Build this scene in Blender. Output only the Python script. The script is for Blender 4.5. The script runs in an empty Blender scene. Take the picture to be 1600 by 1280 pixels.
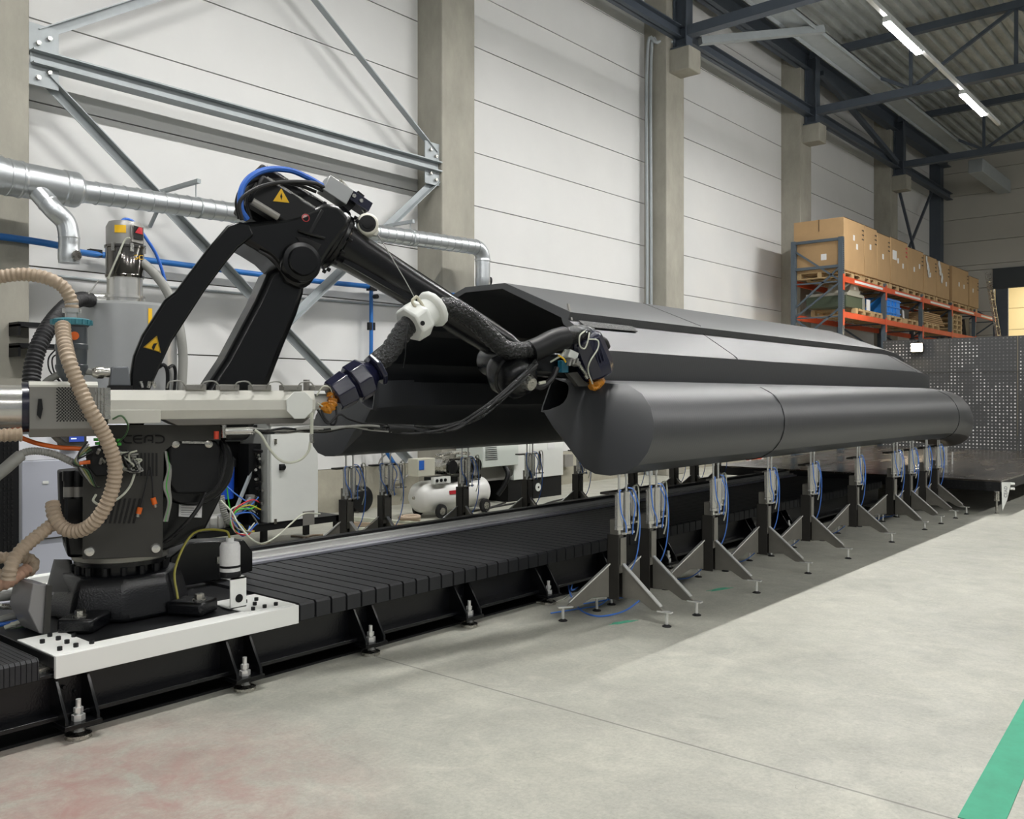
import bpy, bmesh, math, random
from mathutils import Vector, Matrix, Quaternion
random.seed(7)
scene = bpy.context.scene
COL = scene.collection
PI = math.pi

# ---------------------------------------------------------------- camera
# X runs along the hall, Y towards the long wall, Z up; the eye is at the origin, 1.475 m high
FPX, EYE, CX, CY = 1410.0, 1.475, 800.0, 620.0
YAW = math.atan2(1200.0, FPX)
FX, RX, FY, RY = math.cos(YAW), math.sin(YAW), math.sin(YAW), -math.cos(YAW)
FX, FY, RX, RY = math.cos(YAW), math.sin(YAW), math.sin(YAW), -math.cos(YAW)
cam_data = bpy.data.cameras.new('camera')
cam = bpy.data.objects.new('camera', cam_data); COL.objects.link(cam)
cam.location = (0, 0, EYE)
cam.rotation_euler = (PI/2, 0, -math.atan2(FX, FY))
cam_data.sensor_width = 36; cam_data.lens = FPX/1600*36
cam_data.shift_y = -20/1600.0
cam_data.clip_end = 200
scene.camera = cam

# ---------------------------------------------------------------- world, exposure
world = bpy.data.worlds.new('hall_air'); scene.world = world
world.use_nodes = True
wb = world.node_tree.nodes['Background']
wb.inputs['Color'].default_value = (0.93, 0.97, 1.0, 1); wb.inputs['Strength'].default_value = 0.28
scene.view_settings.view_transform = 'Standard'
scene.view_settings.look = 'None'
scene.view_settings.gamma = 1
scene.view_settings.use_curve_mapping = False
scene.view_settings.exposure = 0.16
LAMP_Y, LAMP_Z = 4.40, 7.0
LAMP_POWER = 370.0

# ---------------------------------------------------------------- helpers
def hx(h):
    h = h.lstrip('#')
    v = [int(h[i:i+2], 16)/255 for i in (0, 2, 4)]
    return tuple(c/12.92 if c <= .04045 else ((c+.055)/1.055)**2.4 for c in v)

def mat(name, col, rough=.5, metal=0.0, var=0.0, scale=6.0, bump=0.0, bscale=60.0, coat=0.0, emit=0.0, spec=.5, rvar=0.0, stretch=None):
    m = bpy.data.materials.new(name); m.use_nodes = True
    nt = m.node_tree; N = nt.nodes; L = nt.links
    b = N['Principled BSDF']
    c = hx(col) if isinstance(col, str) else col
    b.inputs['Base Color'].default_value = (*c, 1)
    b.inputs['Roughness'].default_value = rough
    b.inputs['Metallic'].default_value = metal
    b.inputs['Specular IOR Level'].default_value = spec
    b.inputs['Coat Weight'].default_value = coat
    if emit:
        b.inputs['Emission Color'].default_value = (*c, 1); b.inputs['Emission Strength'].default_value = emit
    if var or rvar or bump:
        tc = N.new('ShaderNodeTexCoord'); mp = N.new('ShaderNodeMapping')
        L.new(tc.outputs['Object'], mp.inputs['Vector'])
        if stretch: mp.inputs['Scale'].default_value = stretch
    if var or rvar:
        n = N.new('ShaderNodeTexNoise'); n.inputs['Scale'].default_value = scale; n.inputs['Detail'].default_value = 8; n.inputs['Roughness'].default_value = .65
        L.new(mp.outputs[0], n.inputs['Vector'])
        r = N.new('ShaderNodeValToRGB'); r.color_ramp.elements[0].position = .3; r.color_ramp.elements[1].position = .7
        r.color_ramp.elements[0].color = (*[max(0, x*(1-var)) for x in c], 1)
        r.color_ramp.elements[1].color = (*[min(1, x*(1+var)) for x in c], 1)
        L.new(n.outputs['Fac'], r.inputs['Fac'])
        if var: L.new(r.outputs['Color'], b.inputs['Base Color'])
        if rvar:
            mr = N.new('ShaderNodeMapRange'); mr.inputs['To Min'].default_value = max(.02, rough-rvar); mr.inputs['To Max'].default_value = min(1, rough+rvar)
            mr.inputs['From Min'].default_value = .3; mr.inputs['From Max'].default_value = .7
            L.new(n.outputs['Fac'], mr.inputs['Value']); L.new(mr.outputs[0], b.inputs['Roughness'])
    if bump:
        n2 = N.new('ShaderNodeTexNoise'); n2.inputs['Scale'].default_value = bscale; n2.inputs['Detail'].default_value = 5
        L.new(mp.outputs[0], n2.inputs['Vector'])
        bp = N.new('ShaderNodeBump'); bp.inputs['Strength'].default_value = bump; bp.inputs['Distance'].default_value = .02
        L.new(n2.outputs['Fac'], bp.inputs['Height']); L.new(bp.outputs[0], b.inputs['Normal'])
    return m

def wdir(u): return Vector((FX+u*RX, FY+u*RY, 0))
def hit(px, py, p0, n):
    """the point of a plane seen at a pixel of the photograph"""
    u = (px-CX)/FPX
    d = wdir(u); d.z = (CY-py)/FPX
    o = Vector((0, 0, EYE)); n = Vector(n)
    s = (Vector(p0)-o).dot(n)/d.dot(n)
    return o+d*s
def onY(px, py, y): return hit(px, py, (0, y, 0), (0, 1, 0))
def onX(px, py, x): return hit(px, py, (x, 0, 0), (1, 0, 0))
def onZ(px, py, z=0): return hit(px, py, (0, 0, z), (0, 0, 1))

def frame(axis):
    a = Vector(axis).normalized()
    r = Vector((0, 0, 1)) if abs(a.z) < .9 else Vector((1, 0, 0))
    x = r.cross(a).normalized(); y = a.cross(x)
    return x, y, a

class MB:
    def __init__(s): s.bm = bmesh.new()
    def box(s, c, size, rz=0, R=None):
        M = Matrix.Translation(Vector(c)) @ (R.to_4x4() if R is not None else Matrix.Rotation(rz, 4, 'Z')) @ Matrix.Diagonal((size[0], size[1], size[2], 1))
        bmesh.ops.create_cube(s.bm, size=1, matrix=M); return s
    def bx(s, x0, x1, y0, y1, z0, z1):
        return s.box(((x0+x1)/2, (y0+y1)/2, (z0+z1)/2), (abs(x1-x0), abs(y1-y0), abs(z1-z0)))
    def bar(s, p0, p1, w, h, roll=0):
        p0 = Vector(p0); p1 = Vector(p1); d = p1-p0
        x, y, a = frame(d)
        if roll: q = Quaternion(a, roll); x = q @ x; y = q @ y
        R = Matrix((x, y, a)).transposed()
        return s.box((p0+p1)/2, (w, h, d.length), R=R)
    def ring(s, c, x, y, r, n, rot=0):
        return [s.bm.verts.new(c+x*(r*math.cos(2*PI*i/n+rot))+y*(r*math.sin(2*PI*i/n+rot))) for i in range(n)]
    def skin(s, rings, closed=False, caps=True):
        n = len(rings[0])
        pairs = list(zip(rings[:-1], rings[1:]))
        if closed: pairs.append((rings[-1], rings[0]))
        for a, b in pairs:
            for i in range(n):
                try: s.bm.faces.new((a[i], a[(i+1) % n], b[(i+1) % n], b[i]))
                except ValueError: pass
        if caps and not closed:
            for r, f in ((rings[0], True), (rings[-1], False)):
                try: s.bm.faces.new(r[::-1] if f else r)
                except ValueError: pass
        return s
    def cyl(s, p0, p1, r0, r1=None, n=20, rot=0, caps=True):
        p0 = Vector(p0); p1 = Vector(p1); r1 = r0 if r1 is None else r1
        x, y, a = frame(p1-p0)
        return s.skin([s.ring(p0, x, y, r0, n, rot), s.ring(p1, x, y, r1, n, rot)], caps=caps)
    def lathe(s, p, axis, prof, n=28, rot=0, caps=True):
        p = Vector(p); x, y, a = frame(axis)
        return s.skin([s.ring(p+a*h, x, y, max(r, 1e-4), n, rot) for r, h in prof], caps=caps)
    def tube(s, pts, r, n=10, wave=0, pitch=.02, sm=6, taper=None, closed=False):
        P = path(pts, pitch/4 if wave else None, sm, closed)
        x, y, a = frame(P[1]-P[0]); rings = []; L = 0
        for i, p in enumerate(P):
            if closed: t = (P[(i+1) % len(P)]-P[i-1]).normalized()
            else: t = (P[min(i+1, len(P)-1)]-P[max(i-1, 0)]).normalized()
            q = a.rotation_difference(t); x = q @ x; y = q @ y; a = t
            if i: L += (p-P[i-1]).length
            rr = r*(1+wave*math.sin(2*PI*L/pitch)) if wave else r
            if taper: rr *= taper(i/(len(P)-1))
            rings.append(s.ring(p, x, y, rr, n))
        return s.skin(rings, closed=closed)
    def prism(s, pts, off):
        """closed polygon of 3D points, thickened by the vector off"""
        off = Vector(off)
        a = [s.bm.verts.new(Vector(p)) for p in pts]; b = [s.bm.verts.new(Vector(p)+off) for p in pts]
        n = len(a)
        s.bm.faces.new(a); s.bm.faces.new(b[::-1])
        for i in range(n): s.bm.faces.new((a[(i+1) % n], a[i], b[i], b[(i+1) % n]))
        return s
    def ball(s, c, r, seg=16, sc=(1, 1, 1)):
        bmesh.ops.create_uvsphere(s.bm, u_segments=seg, v_segments=max(6, seg//2), radius=r, matrix=Matrix.Translation(Vector(c)) @ Matrix.Diagonal((*sc, 1))); return s
    def build(s, name, m, parent=None, bevel=0, ang=38, **props):
        bmesh.ops.recalc_face_normals(s.bm, faces=s.bm.faces)
        for f in s.bm.faces: f.smooth = True
        lim = math.radians(ang)
        for e in s.bm.edges:
            if len(e.link_faces) == 2 and e.calc_face_angle(0) > lim: e.smooth = False
        if parent is not None: s.bm.transform(W(parent).inverted())
        me = bpy.data.meshes.new(name); s.bm.to_mesh(me); s.bm.free()
        for mm in (m if isinstance(m, (list, tuple)) else [m]): me.materials.append(mm)
        o = bpy.data.objects.new(name, me); COL.objects.link(o)
        if parent is not None: o.parent = parent
        if bevel:
            bv = o.modifiers.new('bevel', 'BEVEL'); bv.width = bevel; bv.segments = 2; bv.limit_method = 'ANGLE'; bv.angle_limit = math.radians(40); bv.harden_normals = False
        for k, v in props.items(): o[k] = v
        return o

def path(pts, step=None, sm=6, closed=False):
    P = [Vector(p) for p in pts]; out = []; n = len(P)
    if n == 2 and not step: return P
    for i in range(n if closed else n-1):
        if closed: a, b, c, d = P[i-1], P[i], P[(i+1) % n], P[(i+2) % n]
        else:
            b, c = P[i], P[i+1]
            a = P[i-1] if i else b*2-c
            d = P[i+2] if i+2 < n else c*2-b
        k = sm if not step else max(2, int((c-b).length/step))
        for j in range(k):
            t = j/k
            out.append(.5*((2*b)+(c-a)*t+(2*a-5*b+4*c-d)*t*t+(3*b-a-3*c+d)*t*t*t))
    if not closed: out.append(P[-1])
    return out

def W(o):
    M = o.matrix_basis.copy()
    while o.parent is not None:
        o = o.parent; M = o.matrix_basis @ M
    return M
def thing(name, label, cat, loc=(0, 0, 0), rz=0, group=None):
    o = bpy.data.objects.new(name, None); COL.objects.link(o)
    o.empty_display_size = .1
    o.location = loc; o.rotation_euler = (0, 0, rz)
    return tag(o, label, cat, group)
def tag(o, label, cat, group=None):
    o['label'] = label; o['category'] = cat
    if group: o['group'] = group
    return o
def struct(o): o['kind'] = 'structure'; return o
KIDS = {}
def copy_tree(o, parent=None):
    c = o.copy(); COL.objects.link(c)
    if parent is not None: c.parent = parent
    for ch in [q for q in list(COL.objects) if q.parent is o]: copy_tree(ch, c)
    return c
def text(body, size, depth, Mw, m, parent, name='lettering'):
    cu = bpy.data.curves.new(name, 'FONT'); cu.body = body; cu.size = size; cu.extrude = depth; cu.align_x = 'CENTER'; cu.align_y = 'CENTER'
    cu.materials.append(m)
    tmp = bpy.data.objects.new(name+'_outline', cu); COL.objects.link(tmp)
    bpy.context.view_layer.update()
    me = bpy.data.meshes.new_from_object(tmp.evaluated_get(bpy.context.evaluated_depsgraph_get())); bpy.data.objects.remove(tmp)
    o = bpy.data.objects.new(name, me); COL.objects.link(o); o.parent = parent
    o.matrix_basis = W(parent).inverted() @ Mw
    return o

# ---------------------------------------------------------------- materials
m_black = mat('black_gloss_paint', '#08090b', .27, bump=.02, bscale=180, spec=.4)
m_blackcast = mat('black_cast_paint', '#090a0e', .27, bump=.12, bscale=120)
m_blackmat = mat('matt_black', '#0c0d0f', .5, spec=.35)
m_dark = mat('dark_grey_sheet', '#34332f', .5, var=.08, scale=4)
m_navy = mat('navy_plastic', '#15172e', .25, coat=.4)
m_white = mat('white_enamel', '#dfe1dc', .32, var=.03, scale=3)
m_cream = mat('grey_white_housing', '#cfcec5', .38, var=.03, scale=4)
m_guard = mat('guard_grey', '#8d8b86', .4, metal=.3)
m_galv = mat('galvanised_sheet', '#c4c8ca', .34, metal=.85, var=.05, scale=5, rvar=.03)
m_galv2 = mat('galvanised_beam', '#9da3a5', .5, metal=.15, var=.08, scale=5)
m_steel = mat('machined_steel', '#b9b7b0', .28, metal=1.0, rvar=.08, scale=30, var=.08)
m_stain = mat('satin_stainless', '#cfcec9', .22, metal=.75, var=.04, scale=3, rvar=.04)
m_chrome = mat('bright_steel', '#e9e9e6', .25, metal=.55)
m_blue = mat('blue_hose', '#2a62bb', .4)
m_bluepipe = mat('blue_air_pipe', '#1f66ad', .4, var=.08)
m_tube = mat('pale_blue_tube', '#4f83dd', .3)
m_beige = mat('beige_hose', '#ad9b86', .5, var=.08, scale=40)
m_grey = mat('grey_cable', '#8b8b86', .5)
m_lightcab = mat('light_cable', '#bfc1b2', .5)
m_rubber = mat('black_rubber', '#121214', .55)
m_orange = mat('orange_plastic', '#d8641a', .4)
m_yellow = mat('sticker_yellow', '#e4b414', .45)
m_red = mat('red_label', '#b8242f', .45)
m_green = mat('green_connector', '#3fae3a', .4)
m_teal = mat('teal_lid', '#3f7f8c', .4)
m_label = mat('white_label', '#d9d9d8', .5, var=.06, scale=60)
m_amber = mat('amber_film', '#b5761c', .3, var=.3, scale=60)
m_mast = mat('jack_steel', '#75726b', .42, metal=.25, var=.1, scale=10)
m_mastd = mat('jack_dark_steel', '#34322f', .42, metal=.3, var=.1, scale=10)
m_card = mat('cardboard', '#a98a62', .75, var=.06, scale=3)
m_wood = mat('pallet_wood', '#b59b71', .75, var=.2, scale=14, stretch=(1, 6, 6))
m_rackb = mat('rack_blue_grey', '#47525b', .5, var=.08)
m_racko = mat('rack_orange', '#c64a21', .5, var=.08)
m_concrete = mat('column_concrete', '#9a978c', .85, var=.16, scale=2.5, bump=.12, bscale=25, stretch=(1, 1, .5))
m_steelblue = mat('painted_roof_steel', '#4a525c', .5, var=.06)
m_screen = mat('blue_display', '#2a3f8a', .3, emit=.6)

def hull_material():
    m = mat('black_print_composite', '#232529', .46, spec=1.0, var=.05, scale=2.5, stretch=(.4, 1, 1))
    nt = m.node_tree; N = nt.nodes; L = nt.links; b = N['Principled BSDF']
    tc = N.new('ShaderNodeTexCoord')
    sep = N.new('ShaderNodeSeparateXYZ'); L.new(tc.outputs['Object'], sep.inputs[0])
    k = N.new('ShaderNodeMath'); k.operation = 'MULTIPLY_ADD'; k.inputs[1].default_value = -.3; L.new(sep.outputs['Z'], k.inputs[0]); L.new(sep.outputs['X'], k.inputs[2])
    s = N.new('ShaderNodeMath'); s.operation = 'MULTIPLY'; s.inputs[1].default_value = 2*PI/.03; L.new(k.outputs[0], s.inputs[0])
    w = N.new('ShaderNodeMath'); w.operation = 'SINE'; L.new(s.outputs[0], w.inputs[0])
    bp = N.new('ShaderNodeBump'); bp.inputs['Strength'].default_value = .03; bp.inputs['Distance'].default_value = .004
    L.new(w.outputs[0], bp.inputs['Height']); L.new(bp.outputs[0], b.inputs['Normal'])
    return m
m_hull = hull_material()

def wall_material():
    m = mat('white_precast_panel', '#d4d4d2', .7, var=.035, scale=.7, bump=.02, bscale=40)
    return m
m_wall = wall_material()
m_joint = mat('panel_joint', '#5b5750', .9)

def floor_material():
    m = bpy.data.materials.new('worn_power_floated_concrete'); m.use_nodes = True
    N = m.node_tree.nodes; L = m.node_tree.links; b = N['Principled BSDF']
    tc = N.new('ShaderNodeTexCoord')
    def noise(sc, det=8, rough=.6, dist=0, stretch=(1, 1, 1)):
        mp = N.new('ShaderNodeMapping'); mp.inputs['Scale'].default_value = stretch; L.new(tc.outputs['Object'], mp.inputs[0])
        n = N.new('ShaderNodeTexNoise'); n.inputs['Scale'].default_value = sc; n.inputs['Detail'].default_value = det; n.inputs['Roughness'].default_value = rough; n.inputs['Distortion'].default_value = dist
        L.new(mp.outputs[0], n.inputs[0]); return n.outputs['Fac']
    def ramp(fac, p0, p1, c0, c1):
        r = N.new('ShaderNodeValToRGB'); r.color_ramp.elements[0].position = p0; r.color_ramp.elements[1].position = p1
        r.color_ramp.elements[0].color = (*c0, 1); r.color_ramp.elements[1].color = (*c1, 1); L.new(fac, r.inputs[0]); return r.outputs[0]
    def mix(f, a, c, mode='MIX'):
        x = N.new('ShaderNodeMix'); x.data_type = 'RGBA'; x.blend_type = mode
        if isinstance(f, float): x.inputs[0].default_value = f
        else: L.new(f, x.inputs[0])
        L.new(a, x.inputs[6])
        if isinstance(c, tuple): x.inputs[7].default_value = (*c, 1)
        else: L.new(c, x.inputs[7])
        return x.outputs[2]
    base = ramp(noise(1.1, 10, .7, .6), .3, .7, hx('#a3a39a'), hx('#bdbcb1'))
    fine = ramp(noise(5, 12, .8, .8, (1.3, 1, 1)), .32, .72, (.80, .80, .80), (1.08, 1.08, 1.06))
    c = mix(1.0, base, fine, 'MULTIPLY')
    blot = ramp(noise(2.6, 6, .6, 1.2), .56, .72, (0, 0, 0), (1, 1, 1))
    fb = N.new('ShaderNodeMath'); fb.operation = 'MULTIPLY'; fb.inputs[1].default_value = .3; L.new(blot, fb.inputs[0])
    c = mix(fb.outputs[0], c, hx('#cfcdc0'))
    grain = ramp(noise(55, 6, .75), .33, .62, (.84, .84, .83), (1.04, 1.04, 1.04)); c = mix(1.0, c, grain, 'MULTIPLY')
    fleck = ramp(noise(23, 3, .5, 2.0, (1, 1.6, 1)), .70, .74, (0, 0, 0), (1, 1, 1))
    ff = N.new('ShaderNodeMath'); ff.operation = 'MULTIPLY'; ff.inputs[1].default_value = .35; L.new(fleck, ff.inputs[0]); c = mix(ff.outputs[0], c, (.12, .12, .11))
    # rusty red dust worn into the floor near the camera end of the track
    pos = N.new('ShaderNodeSeparateXYZ'); L.new(tc.outputs['Object'], pos.inputs[0])
    def spot(x, y, r):
        d = N.new('ShaderNodeVectorMath'); d.operation = 'DISTANCE'; d.inputs[1].default_value = (x, y, 0); L.new(tc.outputs['Object'], d.inputs[0])
        mr = N.new('ShaderNodeMapRange'); mr.inputs['From Min'].default_value = r; mr.inputs['From Max'].default_value = r*.3; L.new(d.outputs['Value'], mr.inputs['Value'])
        return mr.outputs[0]
    red = spot(1.4, 3.2, 1.25)
    rn = ramp(noise(5, 8, .7, .5), .35, .65, (.1, .1, .1), (1, 1, 1))
    f = N.new('ShaderNodeMath'); f.operation = 'MULTIPLY'; L.new(red, f.inputs[0]); L.new(rn, f.inputs[1])
    f2 = N.new('ShaderNodeMath'); f2.operation = 'MULTIPLY'; f2.inputs[1].default_value = .8; L.new(f.outputs[0], f2.inputs[0])
    c = mix(f2.outputs[0], c, hx('#9d7570'))
    # saw-cut joints
    def joint(out, off, period, w):
        a = N.new('ShaderNodeMath'); a.operation = 'ADD'; a.inputs[1].default_value = off; L.new(pos.outputs[out], a.inputs[0])
        md = N.new('ShaderNodeMath'); md.operation = 'PINGPONG'; md.inputs[1].default_value = period/2; L.new(a.outputs[0], md.inputs[0])
        lt = N.new('ShaderNodeMath'); lt.operation = 'LESS_THAN'; lt.inputs[1].default_value = w; L.new(md.outputs[0], lt.inputs[0]); return lt.outputs[0]
    for o_, off, per in (('X', 2.6, 6.0), ('Y', 1.3, 6.0)):
        j = joint(o_, off, per, .006)
        q = N.new('ShaderNodeMath'); q.operation = 'MULTIPLY'; q.inputs[1].default_value = .55; L.new(j, q.inputs[0])
        c = mix(q.outputs[0], c, (.06, .06, .055))
    L.new(c, b.inputs['Base Color'])
    rr = ramp(noise(3, 6), .3, .7, (.38,)*3, (.6,)*3); L.new(rr, b.inputs['Roughness'])
    b.inputs['Specular IOR Level'].default_value = .35
    bp = N.new('ShaderNodeBump'); bp.inputs['Strength'].default_value = .06; bp.inputs['Distance'].default_value = .01
    L.new(noise(30, 6), bp.inputs['Height']); L.new(bp.outputs[0], b.inputs['Normal'])
    return m
m_floor = floor_material()
# ================================================================ the hall
WY, X_END = 9.2, 33.4
struct(MB().bx(-14, 50, -16, 9.6, -.3, 0).build('floor', m_floor))
w = MB()
w.bx(-14, 34, WY+.03, WY+.4, 0, 10.2)
mj = w.build('wall_north_backing', m_joint); struct(mj)
cols = [3.1, 9.1, 15.02, 21.2, 27.75]
edges = [-14, -2.9]+cols+[X_END+.6]
zj = [.55, 1.14, 1.94, 2.74, 3.54, 4.34, 5.14, 5.93, 6.73, 7.53, 8.33, 9.13, 10.2]
w = MB()
for x0, x1 in zip(edges[:-1], edges[1:]):
    for z0, z1 in zip(zj[:-1], zj[1:]): w.bx(x0+.01, x1-.01, WY, WY+.05, z0+.007, z1-.007)
struct(w.build('wall_north', m_wall))
m_dado = mat('dado_concrete', '#a09c8d', .85, var=.15, scale=3, bump=.1, bscale=25)
struct(MB().bx(-14, 34, WY-.03, WY+.05, 0, .55).build('baseboard_north', m_dado))
# end wall with its gateway
w = MB(); y_gate0, y_gate1 = 7.3, 2.5
for z0, z1 in zip(zj[:-1], zj[1:]):
    if z1 > 5.6: w.bx(X_END, X_END+.2, -16, 9.2, max(z0, 5.75)+.007, z1-.007)
    if z0 < 5.7:
        w.bx(X_END, X_END+.2, y_gate0, 9.2, z0+.007, min(z1, 5.75)-.007)
        w.bx(X_END, X_END+.2, -16, y_gate1, z0+.007, min(z1, 5.75)-.007)
w.bx(X_END, X_END+.2, y_gate0, 9.2, 0, .545)
m_wallgrey = mat('grey_end_panel', '#b6b3aa', .7, var=.04, scale=.7)
struct(w.build('wall_east', m_wallgrey))
struct(MB().bx(X_END+.2, X_END+.28, y_gate0+.01, 9.4, 0, 10.2).bx(X_END+.2, X_END+.28, y_gate1, y_gate0, 5.75, 10.2).bx(X_END+.2, X_END+.28, -16, y_gate1, 0, 10.2).build('wall_east_backing', m_joint))
struct(MB().bx(X_END-.05, X_END+.12, y_gate1, y_gate0, 5.08, 5.75).build('trim_1', mat('gate_lintel_dark', '#3a3f42', .6)))
# room beyond the gate
m_next = mat('cream_room_wall', '#dccda4', .7, var=.04, scale=1)
w = MB()
for k in range(8): w.bx(38.0, 38.2, 2, 9.4, k*.8+.008, k*.8+.792)
w.bx(33.7, 38, 9.2, 9.4, 0, 6.5)
struct(w.build('wall_room_beyond', m_next))
struct(MB().bx(33.65, 38.2, 2, 9.4, 6.5, 6.7).build('ceiling_room_beyond', m_next))
struct(MB().bx(X_END+.2, X_END+.3, 6.9, 7.28, 0, 5.1).build('trim_2', m_steelblue))
lt = bpy.data.lights.new('room_lamp', 'AREA'); lt.shape = 'RECTANGLE'; lt.size = 2.5; lt.size_y = .3; lt.energy = 330; lt.color = (1, .93, .78)
lo = bpy.data.objects.new('room_lamp', lt); COL.objects.link(lo); lo.location = (35.4, 5.8, 6.4)

# columns with their corbels
for i, x in enumerate(cols):
    c = MB().bx(x-.33, x+.33, 8.72, WY+.02, 0, 10)
    struct(c.build('column_%d' % (i+1), m_concrete, bevel=.015))
    if i >= 2:
        c = MB().bx(x-.22, x+.22, 8.3, 8.74, 7.55, 7.98)
        struct(c.build('column_corbel', m_concrete, bevel=.02))
        c = MB(); c.bx(x-.12, x+.12, 8.42, 8.445, 7.98, 9.6); c.bx(x-.12, x+.12, 8.68, 8.705, 7.98, 9.6); c.bx(x-.015, x+.015, 8.44, 8.69, 7.98, 9.6)
        c.bx(x-.18, x+.18, 8.38, 8.74, 7.98, 8.02)
        struct(c.build('column_stub', m_steelblue))
c = MB().bx(33.0, 33.4, 8.85, 9.2, 0, 9.7)
struct(c.build('column_6', m_steelblue))
# corrugated roof deck
c = MB(); zt = 9.85; n = 0; y = 9.4; prof = []
while y > -16:
    prof += [(y, zt), (y-.09, zt), (y-.12, zt+.12), (y-.25, zt+.12)]; y -= .28
va = [c.bm.verts.new((-14, a, b)) for a, b in prof]; vb = [c.bm.verts.new((34, a, b)) for a, b in prof]
for i in range(len(va)-1): c.bm.faces.new((va[i], va[i+1], vb[i+1], vb[i]))
m_deck = mat('roof_deck', '#b3b7b4', .5, metal=.3, var=.2, scale=1.5)
struct(c.build('ceiling', m_deck, ang=20))
struct(MB().bx(-14, 34, -16, 9.6, 10.1, 10.3).build('ceiling_insulation', m_joint))

# roof steel
def ibeam(b, x0, x1, y, z, h, w_):
    b.bx(x0, x1, y-w_/2, y+w_/2, z-h/2, z-h/2+.02); b.bx(x0, x1, y-w_/2, y+w_/2, z+h/2-.02, z+h/2); b.bx(x0, x1, y-.01, y+.01, z-h/2, z+h/2); return b
where = ['nearest the front, cut by the top edge of the picture', 'in the middle, meeting the second corbel', 'furthest back, above the racking boxes']
for i, x in enumerate(cols[2:]):
    t = thing('roof_truss', 'blue-grey lattice roof truss, ' + where[i], 'truss', (x, 0, 8.3), group='roof trusses')
    MB().bx(x-.1, x+.1, -16, 8.45, 8.22, 8.40).build('bottom_chord', m_steelblue, t)
    MB().bx(x-.08, x+.08, -16, 8.6, 9.58, 9.74).build('top_chord', m_steelblue, t)
    yy = 8.4; k = 0
    while yy > -8:
        y2 = yy-2.1
        MB().bar((x, y2, 8.35), (x, y2, 9.65), .07, .07).build('post', m_steelblue, t)
        MB().bar((x, yy if k % 2 else y2, 8.38), (x, y2 if k % 2 else yy, 9.62), .07, .07).build('diagonal', m_steelblue, t)
        yy = y2; k += 1
t = tag(ibeam(MB(), 9.2, 33.3, 8.62, 8.32, .22, .2).build('steel_beam', m_steelblue), 'long blue-grey eaves beam resting just above the column corbels', 'beam'); t['kind'] = 'thing'
t = tag(ibeam(MB(), 9.2, 33.3, 8.7, 9.55, .42, .25).build('steel_beam', m_steelblue), 'deep dark eaves beam directly under the roof deck along the wall', 'beam'); t['kind'] = 'thing'
c = MB().bx(9.2, 29.5, 6.95, 7.45, 8.78, 8.8).bx(9.2, 29.5, 6.95, 6.97, 8.7, 8.8).bx(9.2, 29.5, 7.43, 7.45, 8.7, 8.8)
tag(c.build('cable_tray', m_galv2), 'flat galvanised cable tray hung under the roof parallel to the wall', 'cable tray')
c = MB().bx(29.6, 33.3, 6.75, 7.15, 8.2, 8.6)
tag(c.build('air_duct', m_galv2, bevel=.02), 'square grey duct box at the end wall below the roof', 'duct')
def rod(p0, p1, w_, label, m=m_steelblue):
    o = tag(MB().bar(p0, p1, w_, w_).build('diagonal_brace', m), label, 'brace'); o['kind'] = 'thing'
rod((28.45, 8.9, 8.2), (31.3, 8.9, 5.0), .07, 'dark wall brace falling to the right above the boxes')
rod((32.3, 8.92, 8.4), (28.7, 8.98, 5.0), .07, 'dark wall brace rising to the right above the boxes, crossing the other')
rod((21.6, 8.5, 9.35), (27.3, 8.5, 8.3), .12, 'blue-grey roof brace sloping down between the middle and rear corbels')
rod((15.3, 8.35, 8.2), (17.6, 6.9, 8.75), .14, 'short pale strut from the nearest corbel up to the cable tray', m_galv2)
# conduit on the third column
c = MB()
for k in range(2):
    c.tube([(14.55+k*.06, 9.05-.05*k, 0), (14.55+k*.06, 9.05-.05*k, 4), (14.55+k*.06, 9.05-.05*k, 7.85), (14.65+k*.06, 8.9, 8.12), (14.95, 8.7, 8.16)], .03, 8)
tag(c.build('cable_conduit', m_galv2), 'pair of grey conduits running up the left edge of the corbelled column', 'conduit')

# wall bracing between the first two columns
def channel(name, p0, p1, h, d, m, label, kids=()):
    t = thing(name, label, 'beam' if 'beam' in name else 'brace', p0); t['kind'] = 'thing'
    p0 = Vector(p0); p1 = Vector(p1); x, y, a = frame(p1-p0)   # y ~ vertical in the wall plane
    up = Vector((0, 0, 1))-a*a.z; up.normalize(); out = Vector((0, -1, 0))
    b = MB()
    R = Matrix((out, up, a)).transposed(); L = (p1-p0).length; c0 = (p0+p1)/2
    b.box(c0, (.012, h, L), R=R)
    b.box(c0+up*(h/2-.006)+out*d/2, (d, .012, L), R=R)
    b.box(c0-up*(h/2-.006)+out*d/2, (d, .012, L), R=R)
    b.build('channel', m, t)
    return t
YB = 8.86
t = thing('steel_beam', 'galvanised horizontal beam bolted across the wall above the robot', 'beam', (3.5, YB, 4.62)); t['kind'] = 'thing'
b = MB(); b.bx(3.46, 8.76, YB-.16, YB+.02, 4.665, 4.68).bx(3.46, 8.76, YB-.16, YB+.02, 4.545, 4.56).bx(3.46, 8.76, YB-.08, YB-.066, 4.55, 4.67)
b.build('beam_profile', m_galv2, t)
for x, s in ((3.44, 1), (8.77, -1)):
    for z0, z1 in ((4.68, 4.93), (4.36, 4.55)):
        g = MB().bx(x, x+s*.27, YB-.09, YB-.075, z0, z1).build('gusset_plate', m_galv2, t)
        for dx, dz in ((.08, .07), (.18, .14)): MB().cyl((x+s*dx, YB-.09, z0+dz), (x+s*dx, YB-.125, z0+dz), .022, n=6).build('bolt', m_steel, g)
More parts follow.
